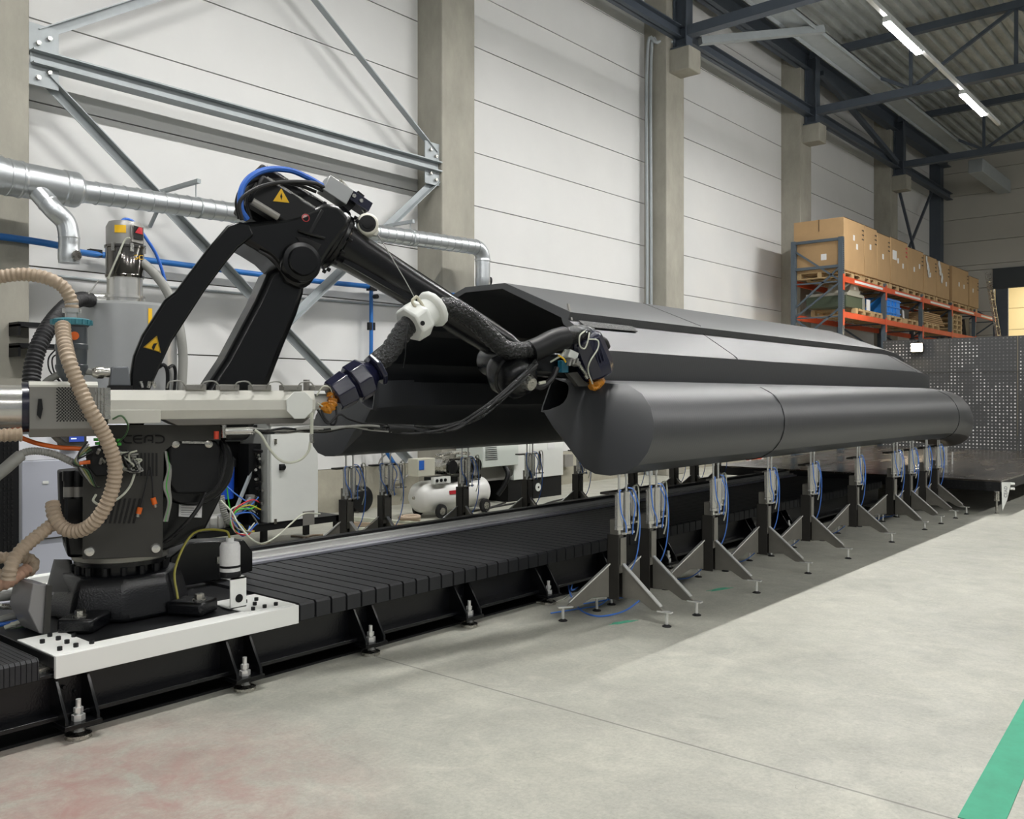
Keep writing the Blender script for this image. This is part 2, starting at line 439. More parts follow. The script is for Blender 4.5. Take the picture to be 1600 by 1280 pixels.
def angle_brace(p0, p1, label):
    t = thing('diagonal_brace', label, 'brace', p0); t['kind'] = 'thing'
    p0 = Vector(p0); p1 = Vector(p1); a = (p1-p0).normalized(); up = Vector((0, -1, 0)).cross(a); 
    R = Matrix((Vector((0, -1, 0)), up, a)).transposed(); L = (p1-p0).length; c0 = (p0+p1)/2
    MB().box(c0, (.01, .09, L), R=R).box(c0+up*.04+Vector((0, -.045, 0)), (.09, .01, L), R=R).build('angle_profile', m_galv2, t)
angle_brace((3.6, YB-.02, 4.45), onY(560, 640, YB-.02)+(onY(560, 640, YB-.02)-Vector((3.6, YB-.02, 4.45)))*.22, 'galvanised angle brace falling to the right behind the robot arm')
angle_brace((8.75, YB-.02, 4.45), onY(345, 600, YB-.02)+(onY(345, 600, YB-.02)-Vector((8.75, YB-.02, 4.45)))*.3, 'galvanised angle brace falling to the left behind the robot forearm')
angle_brace((3.55, YB-.02, 4.85), (8.75, YB-.02, 8.2), 'galvanised angle brace rising to the right from the upper left gusset')
angle_brace((8.75, YB-.02, 4.85), (3.6, YB-.02, 8.4), 'galvanised angle brace rising to the left from the gusset on the central column')

# strip lamps on a trunking line
m_lamp = mat('lamp_diffuser', (1, .985, .965), .5, emit=LAMP_POWER)
m_trunk = mat('lamp_trunking', '#c9cbca', .4)
def lamp_row(y, z, xs, label_fn, grp, m_lamp=m_lamp, skip=()):
    t = MB().bx(min(xs)-3, max(xs)+2, y-.03, y+.03, z+.05, z+.12).build('lamp_trunking', m_trunk)
    tag(t, label_fn(None), 'trunking')
    for i, x in enumerate(xs):
        if x in skip: continue
        t = thing('strip_lamp', label_fn(i), 'lamp', (x, y, z), group=grp)
        MB().bx(x-.8, x+.8, y-.055, y+.055, z-.02, z+.05).build('housing', m_trunk, t)
        MB().bx(x-.79, x+.79, y-.052, y+.052, z-.040, z-.021).build('diffuser', m_lamp, t)
xs = [-10.4, -6.3, -2.2, 1.95, 6.15, 10.3, 14.45, 18.6]
seen = {6: 'nearer glowing strip lamp on the roof trunking above the boat', 7: 'further glowing strip lamp, at the far end of the roof trunking'}
lamp_row(LAMP_Y, LAMP_Z, xs, lambda i: 'slim pale lamp trunking hung below the roof deck' if i is None else seen.get(i, 'glowing strip lamp of the row over the boat, out of the picture overhead'), 'strip lamps over the boat', skip=(-10.4, -6.3, -2.2))
for row, y in ((0, -3.2),):
    lamp_row(y, LAMP_Z, xs+[22.75, 26.9, 31.0], lambda i: 'lamp trunking of the next bay, out of the picture behind the camera' if i is None else 'glowing strip lamp of the next-bay row, unseen, its far end added for light', 'strip lamps of the next bay', mat('dimmer_lamp_diffuser', (1, .985, .965), .5, emit=LAMP_POWER*.62))  # the three furthest lamps of this unseen row are added to brighten the end wall

# floor markings
o = tag(MB().prism([(3.42, .86, .0), (3.42, .72, .0), (6.5, .92, .0), (6.5, 1.04, .0)], (0, 0, .003)).build('floor_tape', mat('green_floor_paint', '#2f9a78', .6, var=.12, scale=8)), 'green painted line on the floor in the lower right corner', 'floor marking')
for q, (px, py, lab) in enumerate([(972, 973, 'small smeared green paint mark on the floor in front of the nearest jack'), (1126, 921, 'small smeared green paint mark on the floor in front of the third jack')]):
    p = onZ(px, py); pts = []
    for k in range(14):
        a = 2*PI*k/14; r = 1+.35*random.uniform(-1, 1)
        pts.append((p.x+.11*r*math.cos(a), p.y-.03*r*math.cos(a)+.03*r*math.sin(a), .0))
    tag(MB().prism(pts, (0, 0, .002)).build('paint_mark', mat('green_smear', '#4fa083', .7, var=.3, scale=30)), lab, 'floor marking')
# ================================================================ linear track
TY0, TY1 = 4.05, 5.35
track = thing('linear_track', 'long black floor track with pleated bellows covers carrying the robot', 'track', (2.3, 4.7, 0))
b = MB()
b.bx(-4, 12.3, TY0+.02, TY0+.05, .10, .275)           # web plates
b.bx(-4, 12.3, TY0-.06, TY0+.12, .085, .105).bx(-4, 12.3, TY0-.02, TY0+.16, .262, .28)
b.bx(-4, 12.3, TY1-.06, TY1-.03, .10, .36).bx(-4, 12.3, TY1-.14, TY1+.06, .085, .105)
k = -3.5
while k < 12.3: b.bx(k-.04, k+.04, TY0+.05, TY1-.06, .10, .2); k += .83
b.build('bed_frame', m_blackcast, track, bevel=.003)
b = MB().bx(-4, 12.3, TY1-.16, TY1+.06, .355, .375); b.build('rail_table', mat('rail_table_grey', '#b3b4be', .3, metal=.35), track, bevel=.003)
b = MB()
b.bx(-4, 12.3, TY1-.05, TY1+.0, .375, .42).bx(-4, 12.3, TY1-.11, TY1-.06, .375, .39)
b.build('guide_rail', m_chrome, track, bevel=.004)
b = MB().bx(-4, 12.3, TY1-.005, TY1+.07, .36, .44); b.build('cover_strip', m_blackmat, track)
b = MB().bx(-4, 12.3, TY0+.02, TY0+.14, .28, .30); b.build('guide_rail', m_steel, track)
m_bellow = mat('bellows_cloth', '#26272a', .55, bump=.05, bscale=90, var=.1, scale=6)
def bellows(x0, x1, pitch, top, low, name='bellows'):
    b = MB(); x = x0
    while x < x1-.001:
        xe = min(x+pitch, x1)
        ya, yb = TY0-.035, TY1-.19
        g = pitch*.13
        P = [(ya, low), (ya, top-.012), (ya+.012, top), (yb-.012, top), (yb, top-.012), (yb, low)]
        Q = [(ya+.025, low), (ya+.025, top-.03), (ya+.03, top-.022), (yb-.03, top-.022), (yb-.025, top-.03), (yb-.025, low)]
        for xa, xb, S in ((x, xe-g, P), (xe-g, xe, Q)):
            va = [b.bm.verts.new((xa, y, z)) for y, z in S]; vb = [b.bm.verts.new((xb, y, z)) for y, z in S]
            for i in range(len(S)-1): b.bm.faces.new((va[i], va[i+1], vb[i+1], vb[i]))
            b.bm.faces.new(va); b.bm.faces.new(vb[::-1])
        x = xe
    return b.build(name, m_bellow, track)
bellows(2.96, 9.6, .108, .362, .27)
bellows(9.6, 12.3, .108, .362, .27)
bellows(-3.8, 1.62, .022, .362, .27)
# bracket feet
def bracket(x):
    b = MB()
    for dx in (-.075, .06):
        P = [(x+dx, TY0+.03, .265), (x+dx, TY0-.02, .265), (x+dx, TY0-.13, .10), (x+dx, TY0-.13, .055), (x+dx, TY0+.03, .055)]
        b.prism(P, (.014, 0, 0))
    b.bx(x-.08, x+.08, TY0-.14, TY0+.03, .055, .075)
    for dx, dz in ((-.02, .2), (.03, .17), (-.03, .15)): b.cyl((x+dx, TY0+.03, dz), (x+dx, TY0+.005, dz), .01, n=8)
    p = b.build('foot_bracket', m_black, track, bevel=.002)
    MB().cyl((x, TY0-.085, .03), (x, TY0-.085, .165), .011, n=10).cyl((x, TY0-.085, .075), (x, TY0-.085, .10), .028, n=6).cyl((x, TY0-.085, .11), (x, TY0-.085, .13), .02, n=6).build('levelling_bolt', m_chrome, p)
    MB().lathe((x, TY0-.085, 0), (0, 0, 1), [(.055, 0), (.055, .018), (.03, .03), (.02, .055)], 20).build('foot_pad', m_steel, p)
    return p
br = bracket(1.76)
for i in range(1, 10):
    copy = copy_tree(br, track); copy.location = (.825*i, 0, 0)
copy = copy_tree(br, track); copy.location = (-.825, 0, 0)
b = MB().bx(-4, 12.2, TY0+.0, TY1, 0, .012); b.build('under_track_shade', m_blackmat, track)  # thin black sheet standing in for the deep shade under the track

# ---------------------------------------------------------------- carriage
CX0, CX1 = 1.68, 2.94
car = thing('carriage', 'track carriage plate with bright white front edge under the robot', 'carriage', (2.3, 4.7, .28))
MB().bx(CX0, CX1, TY0-.03, TY1-.02, .30, .352).build('plate', mat('oily_black_plate', '#191a1c', .45, var=.3, scale=40), car, bevel=.004)
m_wpaint = mat('white_paint', '#f6f7f3', .45)
b = MB().bx(CX0, CX1, TY0-.05, TY0-.03, .262, .357).bx(CX0, CX1, TY0-.05, TY0+.06, .353, .359)
b.build('white_front_cover', m_wpaint, car, bevel=.002)
for x0, x1 in ((CX0, CX0+.2), (CX1-.28, CX1)):
    e = MB().bx(x0, x1, TY0-.02, TY0+.36, .3535, .361).build('white_end_cover', m_wpaint, car, bevel=.002)
    for i in range(3):
        for j in range(4):
            if (i+j) % 2 == 0 or i == 1: MB().cyl((x0+.05+i*.07, TY0+.03+j*.09, .361), (x0+.05+i*.07, TY0+.03+j*.09, .378), .011, n=6).build('bolt', m_blackmat, e)
MB().bx(CX0, CX1, TY1-.02, TY1+.06, .30, .46).build('rear_cover', m_wpaint, car, bevel=.003)
# lubricator on its white bracket
p = onZ(372, 950, .36)
lub = thing('grease_pump', 'small cylindrical grease pump with label on a white carriage bracket', 'pump', (p.x, p.y, .36))
b = MB(); x, y = p.x, p.y
b.prism([(x-.045, y, .36), (x+.05, y, .36), (x+.05, y, .52), (x-.045, y, .52)], (0, .008, 0)); b.bx(x-.045, x+.05, y, y+.1, .36, .366).bx(x-.045, x+.05, y, y+.1, .512, .52)
b.build('bracket', m_wpaint, lub)
MB().cyl((x+.005, y-.001, .41), (x+.005, y-.004, .41), .022, n=20).build('cut_out', m_blackmat, lub)
b = MB().lathe((x-.01, y+.06, .52), (0, 0, 1), [(.056, 0), (.056, .02), (.05, .03)], 24); b.build('base', m_blackmat, lub)
MB().lathe((x-.01, y+.06, .55), (0, 0, 1), [(.053, 0), (.053, .13), (.045, .15), (.02, .155), (.02, .175)], 28).build('reservoir', m_label, lub)
MB().lathe((x-.01, y+.06, .57), (0, 0, 1), [(.054, 0), (.054, .012)], 28).build('barcode_strip', m_blackmat, lub)
MB().tube([(x-.01, y+.06, .72), (x-.02, y+.1, .76), (x-.14, y+.2, .75), (x-.3, y+.1, .6), (x-.33, y+.02, .46)], .006, 8).build('grease_line', mat('olive_tube', '#8a8430', .4), lub)
# black chain box beside it
p = onZ(330, 905, .40)
cb = thing('cable_chain_box', 'black box arm for the cable chain behind the grease pump', 'box', (p.x, 4.9, .36))
MB().prism([(2.62, 4.82, .38), (2.66, 4.82, .56), (2.78, 4.82, .63), (3.14, 4.82, .60), (3.2, 4.82, .52), (3.2, 4.82, .40), (3.0, 4.82, .38)], (0, .16, 0)).build('housing', m_black, cb, bevel=.008)
MB().bx(2.95, 2.985, 4.812, 4.82, .48, .52).build('catch', m_steel, cb)

# ================================================================ robot
RB = Vector((2.29, 4.66, .355)); RA = math.atan2(-.348, .937)
ea = Vector((math.cos(RA), math.sin(RA), 0)); ew = Vector((-math.sin(RA), math.cos(RA), 0))   # ew points away from the eye
def R3(px, py, w): return hit(px, py, RB+ew*w, ew)
rob = thing('robot_arm', 'large black six-axis industrial robot arm standing on the white-edged carriage', 'robot', RB, RA)
def Q(t, w, z): return RB+ea*t+ew*w+Vector((0, 0, z-RB.z))
def plate(pts, w0, w1): # outline traced at w0, thickened to w1
    return MB().prism([R3(px, py, w0) for px, py in pts], ew*(w1-w0))
# base casting
b = MB().lathe(Q(0, 0, .355), (0, 0, 1), [(.345, 0), (.34, .05), (.315, .15), (.295, .2), (.275, .215), (.20, .22)], 8, rot=PI/8)
base = b.build('base_casting', m_blackcast, rob, bevel=.02)
feet = [onZ(132, 968, .40), onZ(300, 944, .40)]
for k in range(4):
    c = feet[k % 2] if k < 2 else RB*2-feet[k-2]
    d = (c-RB); d.z = 0; d.normalize(); a = math.atan2(d.y, d.x); c = RB+d*min(.43, (c-RB).length); c.z = .355
    f = MB().box((c.x, c.y, .39), (.2, .17, .07), rz=a).build('mounting_foot', m_blackcast, base, bevel=.015)
    MB().cyl((c.x+d.x*.04, c.y+d.y*.04, .42), (c.x+d.x*.04, c.y+d.y*.04, .455), .025, n=6).cyl((c.x+d.x*.04, c.y+d.y*.04, .42), (c.x+d.x*.04, c.y+d.y*.04, .43), .035, n=16).build('foot_bolt', m_steel, f)
fin = MB().prism([onZ(62, 925, .5)*1, onZ(62, 925, .5)+Vector((.0, 0, .0))+Vector((.05, 0, .03)), onZ(88, 905, .52)+Vector((0, 0, .1)), onZ(112, 905, .52)+Vector((0, 0, .1)), onZ(125, 925, .5)], Vector((.0, .03, 0)))
fin.build('cable_fin', m_black, rob)
MB().lathe(Q(0, 0, .57), (0, 0, 1), [(.20, 0), (.20, .035), (.225, .04), (.225, .075), (.21, .08)], 40).build('swivel_ring', m_black, rob)
MB().lathe(Q(0, 0, .632), (0, 0, 1), [(.23, 0), (.236, .005), (.236, .028), (.23, .033)], 48).build('slewing_ring', mat('dull_ring_steel', '#8f8d86', .3, metal=.6), rob)
for k in range(16):
    a = k*PI/8; d = Vector((math.cos(a), math.sin(a), 0)); c = RB+d*.225; MB().cyl((c.x, c.y, .565), (c.x, c.y, .61), .016, n=6).build('ring_bolt', m_blackmat, rob)
# connector box at the near-left side of the base
p0 = onZ(62, 990, .36)
cbx = MB().prism([onY(52, 912, 4.42), onY(80, 915, 4.42), onY(76, 992, 4.42), onY(62, 990, 4.42), onY(44, 955, 4.42)], (0, .22, 0))
cbx = cbx.build('connector_panel', mat('grey_panel', '#8f8d8d', .4, metal=.3), rob, bevel=.004)
MB().prism([onY(72, 914, 4.415), onY(81, 915, 4.415), onY(77, 992, 4.415), onY(67, 990, 4.415)], (0, -.006, 0)).build('panel_edge', m_dark, cbx)
# turntable body: black casting, motors, and grey cover plates
b = plate([(100, 745), (150, 735), (190, 690), (262, 668), (345, 668), (352, 700), (355, 735), (345, 780), (322, 826), (292, 848), (255, 862), (250, 872), (105, 872), (100, 830)], -.12, .26)
b.build('turntable_body', m_black, rob, bevel=.03)
for i, (px, dy) in enumerate(((108, 0), (122, 0))):
    q = R3(px, 745, -.16)
    m = MB().lathe(q, (0, 0, 1), [(.026, -.11), (.026, -.02), (.032, -.02), (.032, .02), (.028, .03)], 20).build('motor_plug', m_blackmat, rob)
    MB().lathe(q+Vector((0, 0, -.1)), (0, 0, 1), [(.027, 0), (.027, .05)], 20).build('plug_collar', m_guard, m)
m = plate([(92, 738), (150, 732), (150, 870), (108, 872), (95, 830)], -.1, .1).build('axis_motor', m_blackmat, rob, bevel=.01)
PW = -.27
pl = plate([(160, 664), (345, 664), (345, 688), (276, 690), (256, 706), (254, 870), (129, 874), (130, 720), (150, 716)], PW, PW+.012)
pl = pl.build('cover_plate', m_dark, rob, bevel=.002)
for px, py in ((140, 862), (243, 857)):
    q = R3(px, py, PW); MB().lathe(q, -ew, [(.026, 0), (.026, .006), (.02, .016), (.001, .018)], 22).build('cover_bolt', m_stain, pl)
m_slot = mat('slot_black', '#050506', .7)
for k in range(8):
    x0 = 155+k*7.4; MB().prism([R3(x0, 818, PW-.001), R3(x0+3.6, 818, PW-.001), R3(x0+3.6+(8+k*.3), 779, PW-.001), R3(x0+8+k*.3, 779, PW-.001)], -ew*.002).build('vent_slot', m_slot, pl)
for k in range(6):
    x0 = 213+k*6; MB().prism([R3(x0, 744, PW-.001), R3(x0+3.2, 744, PW-.001), R3(x0+3.2, 708, PW-.001), R3(x0, 708, PW-.001)], -ew*.002).build('vent_slot', m_slot, pl)
# the lettering cut in the upper plate: C E A D as open strokes
def stroke(pts, nm):
    MB().tube([R3(x, y, PW-.002) for x, y in pts], .0042, 6, sm=5).build(nm, m_slot, pl)
def logo(x, y, s, kind):
    T = {'C': [[(.9, 0), (.3, .02), (0, .25), (0, .75), (.3, .98), (.9, 1)]],
         'E': [[(.9, 0), (.3, .02), (0, .25), (0, .75), (.3, .98), (.9, 1)], [(.0, .5), (.85, .5)]],
         'A': [[(0, 1), (.05, .4), (.3, .03), (.6, .0), (.9, .1), (.9, 1)], [(.35, .65), (.9, .65)]],
         'D': [[(0, 0), (.6, .02), (.95, .25), (.95, .75), (.6, .98), (0, 1)]]}[kind]
    for st in T: stroke([(x+u*s, y+v*s*.78) for u, v in st], 'letter_stroke')
for i, ch in enumerate('CEAD'): logo(193+i*16.5, 681, 14, ch)
# big axis-two drive on the right of the plate
oc = [(268, 688), (338, 688), (345, 700), (345, 762), (334, 772), (276, 772), (264, 758), (264, 700)]
dr = plate(oc, -.26, .0).build('axis_drive', m_blackmat, rob, bevel=.012)
MB().bar(R3(284, 691, -.268), R3(322, 692, -.268), .01, .012).build('drive_handle', m_steel, dr)
for px, py in ((274, 694), (326, 694)): MB().lathe(R3(px, py, -.26), -ew, [(.02, 0), (.02, .008), (.012, .012)], 16).build('drive_bolt', m_steel, dr)
q = R3(300, 728, -.14); MB().lathe(q, ew, [(.2, -.06), (.21, -.04), (.21, .1), (.17, .12)], 40).build('axis_hub', m_black, rob, bevel=.01)
lab = MB().prism([R3(280, 781, -.135), R3(316, 782, -.135), R3(315, 809, -.135), R3(279, 807, -.135)], -ew*.003).build('data_label', m_label, rob)
m_ink = mat('label_print', '#77777c', .6)
for k in range(6):
    yy = 786+k*3.6
    MB().prism([R3(283, yy, -.1385), R3(283+(26 if k % 2 else 20), yy+.4, -.1385), R3(283+(26 if k % 2 else 20), yy+1.3, -.1385), R3(283, yy+.9, -.1385)], -ew*.001).build('print_line', m_ink, lab)
# tie rod blade (left) and link arm blade (right)
tie = plate([(375, 346), (392, 350), (397, 368), (372, 388), (352, 412), (320, 455), (268, 535), (243, 590), (234, 612), (226, 665), (202, 665), (204, 585), (209, 556), (222, 524), (258, 468), (275, 455), (322, 392), (356, 352)], -.23, -.17)
tie = tie.build('tie_rod', m_black, rob, bevel=.012)
tri = MB().prism([R3(245, 525, -.233), R3(251, 551, -.233), R3(224, 543, -.233)], -ew*.003).build('warning_sticker', m_yellow, tie)
MB().prism([R3(237, 543, -.237), R3(240, 537, -.237), R3(246, 536, -.237), R3(243, 541, -.237), R3(240, 548, -.237)], -ew*.002).build('hand_symbol', m_slot, tri)
MB().tube([R3(244.6, 526.6, -.237), R3(250, 550, -.237), R3(225.5, 542.8, -.237)], .002, 5, sm=1, closed=True).build('sticker_border', m_slot, tri)
link = plate([(446, 408), (472, 418), (478, 440), (476, 458), (466, 490), (445, 540), (420, 605), (390, 690), (290, 690), (322, 605), (352, 560), (400, 470), (420, 425)], -.15, .12)
link = link.build('link_arm', m_black, rob, bevel=.035)
# elbow housing
elb = plate([(375, 346), (400, 345), (440, 340), (470, 333), (495, 322), (508, 316), (530, 320), (550, 340), (545, 356), (524, 384), (506, 412), (497, 425), (488, 445), (470, 452), (448, 440), (436, 418), (420, 402), (398, 388), (380, 378), (368, 362)], -.20, .16)
elb = elb.build('elbow_housing', m_black, rob, bevel=.04)
q = R3(469, 410, -.2); MB().lathe(q, -ew, [(.115, -.02), (.115, .02), (.105, .04), (.082, .045), (.08, .06), (.075, .07), (.001, .072)], 40).build('elbow_pivot', m_black, elb)
MB().tube([R3(466, 360, -.205), R3(485, 366, -.215), R3(507, 372, -.205)], .011, 8).build('casting_rib', m_black, elb)
MB().prism([R3(462, 370, -.203), R3(478, 372, -.203), R3(502, 382, -.203), R3(496, 392, -.203), R3(474, 384, -.203)], ew*.0-ew*.004).build('casting_pocket', m_slot, elb)
# direction of the forearm
F0 = R3(513, 371, 0); F1 = R3(800, 550, 0); fd = (F1-F0).normalized(); L = (F1-F0).length
fn = ew.cross(fd); fn = fn if fn.z > 0 else -fn
def FA(s, w, h): return F0+fd*s+ew*w+fn*h
MB().lathe(FA(-.02, 0, 0), fd, [(.18, -.03), (.195, 0), (.195, .05), (.178, .06), (.178, .085), (.16, .1)], 32).build('forearm_flange', m_black, elb, bevel=.004)
for k in range(14):
    a = 2*PI*k/14; c = FA(.07, .183*math.cos(a), .183*math.sin(a)); MB().cyl(c, c+fd*.02, .012, n=6).build('flange_bolt', m_blackmat, elb)
b = MB(); rings = []
for s, rw, rh in ((.06, .15, .135), (.2, .13, .115), (.55, .115, .102), (.9, .108, .1), (L-.08, .1, .095), (L, .085, .08)):
    x, y = ew, fn; c = FA(s, 0, 0)
    rings.append([b.bm.verts.new(c+x*(rw*math.copysign(abs(math.cos(a))**.75, math.cos(a)))+y*(rh*math.copysign(abs(math.sin(a))**.75, math.sin(a)))) for a in [2*PI*i/28 for i in range(28)]])
b.skin(rings)
fore = b.build('forearm', m_black, rob)
MB().bar(FA(.12, -.1, -.10), FA(.75, -.085, -.075), .02, .03).build('forearm_rib', m_black, fore)
MB().bar(FA(.05, .05, .125), FA(1.25, .02, .09), .012, .05).build('top_conduit', m_rubber, fore)
# three wrist motors behind the elbow
for i, (w, h, ln) in enumerate(((-.12, .03, .4), (.02, .13, .44), (.12, .02, .4))):
    c = FA(-.31, w, h-.065)
    M = Matrix((ew, fn, fd)).transposed()
    mo = MB().box(c, (.15, .17, ln), R=M).build('wrist_motor', m_blackmat, rob, bevel=.015)
    MB().box(c+fd*(ln/2-.03), (.165, .185, .02), R=M).build('motor_flange', m_blackmat, mo, bevel=.004)
    for dw in (-.05, .0, .05): MB().box(c+ew*dw+fn*.088, (.012, .012, ln*.85), R=M).build('cooling_rib', m_steel if dw else m_blackmat, mo)
    if i == 0:
        A = lambda s, h2: c+fd*s+fn*h2-ew*.0765
        u_, v_ = Vector((fd.x, fd.y, 0)).normalized(), Vector((0, 0, 1))
        o_ = A(-.06, .03)
        st = MB().prism([o_+v_*.045, o_-v_*.03+u_*.045, o_-v_*.03-u_*.045], -ew*.003).build('warning_sticker', m_yellow, mo)
        MB().prism([o_+v_*.02, o_+u_*.006, o_-v_*.02, o_-u_*.006], -ew*.005).build('spark_symbol', m_slot, st)
        MB().lathe(A(.11, .0), -ew, [(.023, 0), (.023, .003)], 20).build('round_sticker', mat('pale_pink_sticker', '#c9b0b0', .5), mo)
        MB().tube([A(.11, .0)+(u_*math.cos(2*PI*k/12)+v_*math.sin(2*PI*k/12))*.02-ew*.004 for k in range(12)], .0025, 5, sm=1, closed=True).build('sticker_ring', m_red, mo)
        MB().cyl(A(-.18, -.08), A(-.02, -.08), .02, n=10).build('motor_connector', m_guard, mo)
M = Matrix((ew, fn, fd)).transposed()
vb = MB().box(FA(-.1, -.06, .24), (.12, .1, .16), R=M).build('valve_block', mat('aluminium_box', '#a9abab', .4, metal=.7), rob, bevel=.005)
vb = MB().box(FA(.02, -.02, .27), (.14, .06, .2), R=M).build('cable_clamp_plate', m_navy, rob, bevel=.003)
for s, w in ((-.04, -.095), (.05, -.095), (0, -.095)): MB().lathe(FA(s, w, .27), -ew, [(.012, 0), (.012, .006)], 12).build('screw', m_steel, vb)
for k in range(4): MB().cyl(FA(-.12, -.1+.04*k, .30), FA(-.02, -.1+.04*k, .27), .016, n=8).build('hose_fitting', m_steel, vb)
bk = MB(); p0 = R3(548, 345, -.05); p1 = R3(566, 303, -.05)
bk.prism([R3(536, 322, -.05), R3(546, 330, -.05), R3(570, 306, -.05), R3(560, 298, -.05)], ew*.1)
bk.build('balancer_bracket', m_blackmat, rob)
MB().prism([R3(540, 312, -.0), R3(548, 296, -.0), R3(556, 300, -.0), R3(548, 318, -.0)], ew*.01).build('bracket_plate', m_steel, rob)
# dress-pack hoses over the motors
def rh(pts, r, m, name): MB().tube([R3(x, y, w) for x, y, w in pts], r, 8, sm=8).build(name, m, rob)
rh([(386, 343, -.22), (376, 325, -.24), (378, 295, -.22), (392, 276, -.18), (418, 265, -.12), (452, 266, -.08), (480, 277, -.06), (506, 292, -.06)], .017, m_blue, 'blue_hose')
rh([(374, 342, -.2), (370, 315, -.2), (380, 292, -.18), (405, 281, -.14), (440, 283, -.1), (478, 287, -.1), (505, 298, -.1)], .011, m_rubber, 'black_hose')
rh([(378, 344, -.26), (374, 318, -.26), (390, 300, -.26), (420, 288, -.24), (455, 284, -.2), (490, 286, -.14), (512, 296, -.1)], .011, m_rubber, 'black_hose')
rh([(392, 342, -.16), (386, 315, -.16), (396, 296, -.14), (425, 282, -.1), (465, 289, -.08), (494, 300, -.08)], .010, m_rubber, 'black_hose')
rh([(405, 392, -.2), (425, 404, -.22), (438, 422, -.2)], .006, m_rubber, 'black_hose')
# wrist
wr = MB().lathe(R3(800, 562, -.16), ew, [(.09, 0), (.1, .02), (.1, .3), (.09, .32)], 28).build('wrist_joint', m_black, rob, bevel=.01)
q = R3(810, 590, -.2)
b = MB().lathe(q, (ea*.25-ew*.9+Vector((0, 0, -.35))), [(.06, .09), (.1, .07), (.135, .02), (.135, -.05), (.15, -.06), (.15, -.12), (.1, -.2)], 32)
wj = b.build('wrist_hub', m_black, rob)
MB().lathe(q, (ea*.25-ew*.9+Vector((0, 0, -.35))), [(.04, .13), (.055, .085), (.03, .085)], 28).build('hub_cone', m_steel, wj)
MB().bar(R3(800, 565, .0), R3(905, 575, .0), .16, .16).build('wrist_arm', m_black, rob, bevel=.03)
MB().cyl(R3(893, 575, -.0), R3(915, 577, .0), .1, n=24).build('tool_flange', m_black, rob)

# loose leads clipped to the cover plate
def lead(pts, r, m, name, parent=None):
    return MB().tube([R3(x, y, w) for x, y, w in pts], r, 7, sm=7).build(name, m, parent or rob)
blk = plate([(137, 700), (170, 695), (190, 712), (188, 742), (150, 745), (136, 730)], -.36, -.27).build('valve_manifold', m_blackmat, rob, bevel=.006)
for i in range(2):
    for j in range(4): MB().lathe(R3(138+9*i, 701+6.5*j+2*i, -.362), -ew, [(.011, 0), (.011, .004)], 12).build('port', m_slot, blk)
for k in range(7):
    x, y = 150+random.uniform(0, 36), 700+random.uniform(0, 42); q = R3(x, y, -.37); MB().cyl(q, q-ew*.02+Vector((random.uniform(-.02, .02), 0, .02)), .008, n=8).build('valve', m_steel if k % 2 else m_guard, blk)
for x, y in ((150, 687), (152, 693), (185, 688), (186, 694)):
    q = R3(x, y, -.30); MB().box(q, (.016, .016, .014)).build('green_plug', m_green, blk)
G = random.Random(3)
for k in range(9):
    x0, y0 = 188+G.uniform(-8, 12), 690+G.uniform(-5, 30)
    cx, cy = 205+G.uniform(-8, 8), 722+G.uniform(-8, 10); r = G.uniform(9, 17)
    pts = [(x0, y0, -.3)]+[(cx+r*math.cos(a), cy+r*1.15*math.sin(a), -.3-G.uniform(0, .04)) for a in [G.uniform(0, 1)+j*.9 for j in range(6)]]
    lead(pts, .0045, (m_grey, m_rubber, m_lightcab)[k % 3], 'coiled_lead')
lead([(176, 655, -.42), (190, 650, -.44), (200, 665, -.42), (196, 680, -.36), (186, 690, -.32)], .0045, mat('green_lead', '#4c6a4a', .4), 'coiled_lead')
lead([(212, 735, -.3), (203, 760, -.34), (185, 779, -.38), (160, 789, -.4), (146, 783, -.4), (150, 773, -.38)], .006, m_lightcab, 'sensor_lead')
for x0, y0, x1, y1 in ((232, 735, 219, 793), (235, 730, 239, 778)):
    lead([(x0, y0, -.3), ((x0+x1)/2+1, (y0+y1)/2, -.31), (x1, y1, -.31)], .0045, m_rubber, 'hanging_lead')
    pl2 = MB().cyl(R3(x1, y1, -.31), R3(x1+(-3 if x1 < 230 else 3), y1+10, -.31), .013, n=10).build('orange_plug', m_orange, rob)
    MB().cyl(R3(x1+(-3 if x1 < 230 else 3), y1+10, -.31), R3(x1+(-4 if x1 < 230 else 4), y1+15, -.31), .008, n=8).build('plug_tip', m_steel, pl2)
for k in range(6):
    lead([(258+k*1.2, 705, -.26+.02*k), (262+k, 735, -.28), (256+k*1.8, 760, -.28), (263+k*.8, 785, -.28), (256+k, 815, -.27)], .005, m_grey if k != 2 else m_green, 'ribbon_cable')
lead([(322, 770, -.27), (312, 790, -.28), (296, 812, -.28), (270, 838, -.22), (256, 848, -.2)], .011, m_rubber, 'power_cable')
lead([(345, 690, -.2), (352, 720, -.28), (340, 760, -.3), (318, 778, -.28)], .009, m_rubber, 'power_cable')
# ================================================================ boat hull
BY = 4.80
hull = thing('boat_hull', 'large matt black printed boat hull lying across the row of jacks', 'boat', (9.5, BY, .96))
# half section: distance from the centre line, height
UP = [(0, 2.36), (.21, 2.36), (.86, 2.105), (.905, 2.085), (.895, 2.03), (1.22, 1.83), (1.27, 1.795), (1.27, 1.62), (1.255, 1.585)]
LOW = [(1.34, 1.585), (1.50, 1.555), (1.62, 1.495), (1.70, 1.41), (1.745, 1.31), (1.755, 1.21), (1.735, 1.12), (1.68, 1.04), (1.59, .985), (1.48, .96), (1.36, .965), (1.26, 1.0), (1.07, 1.16), (.915, 1.35), (.90, 1.40), (.94, 1.60)]
INN = [(1.215, 1.60), (1.22, 1.77), (.86, 2.0), (.83, 2.05), (.195, 2.315), (0, 2.315)]
ZB = 1.585
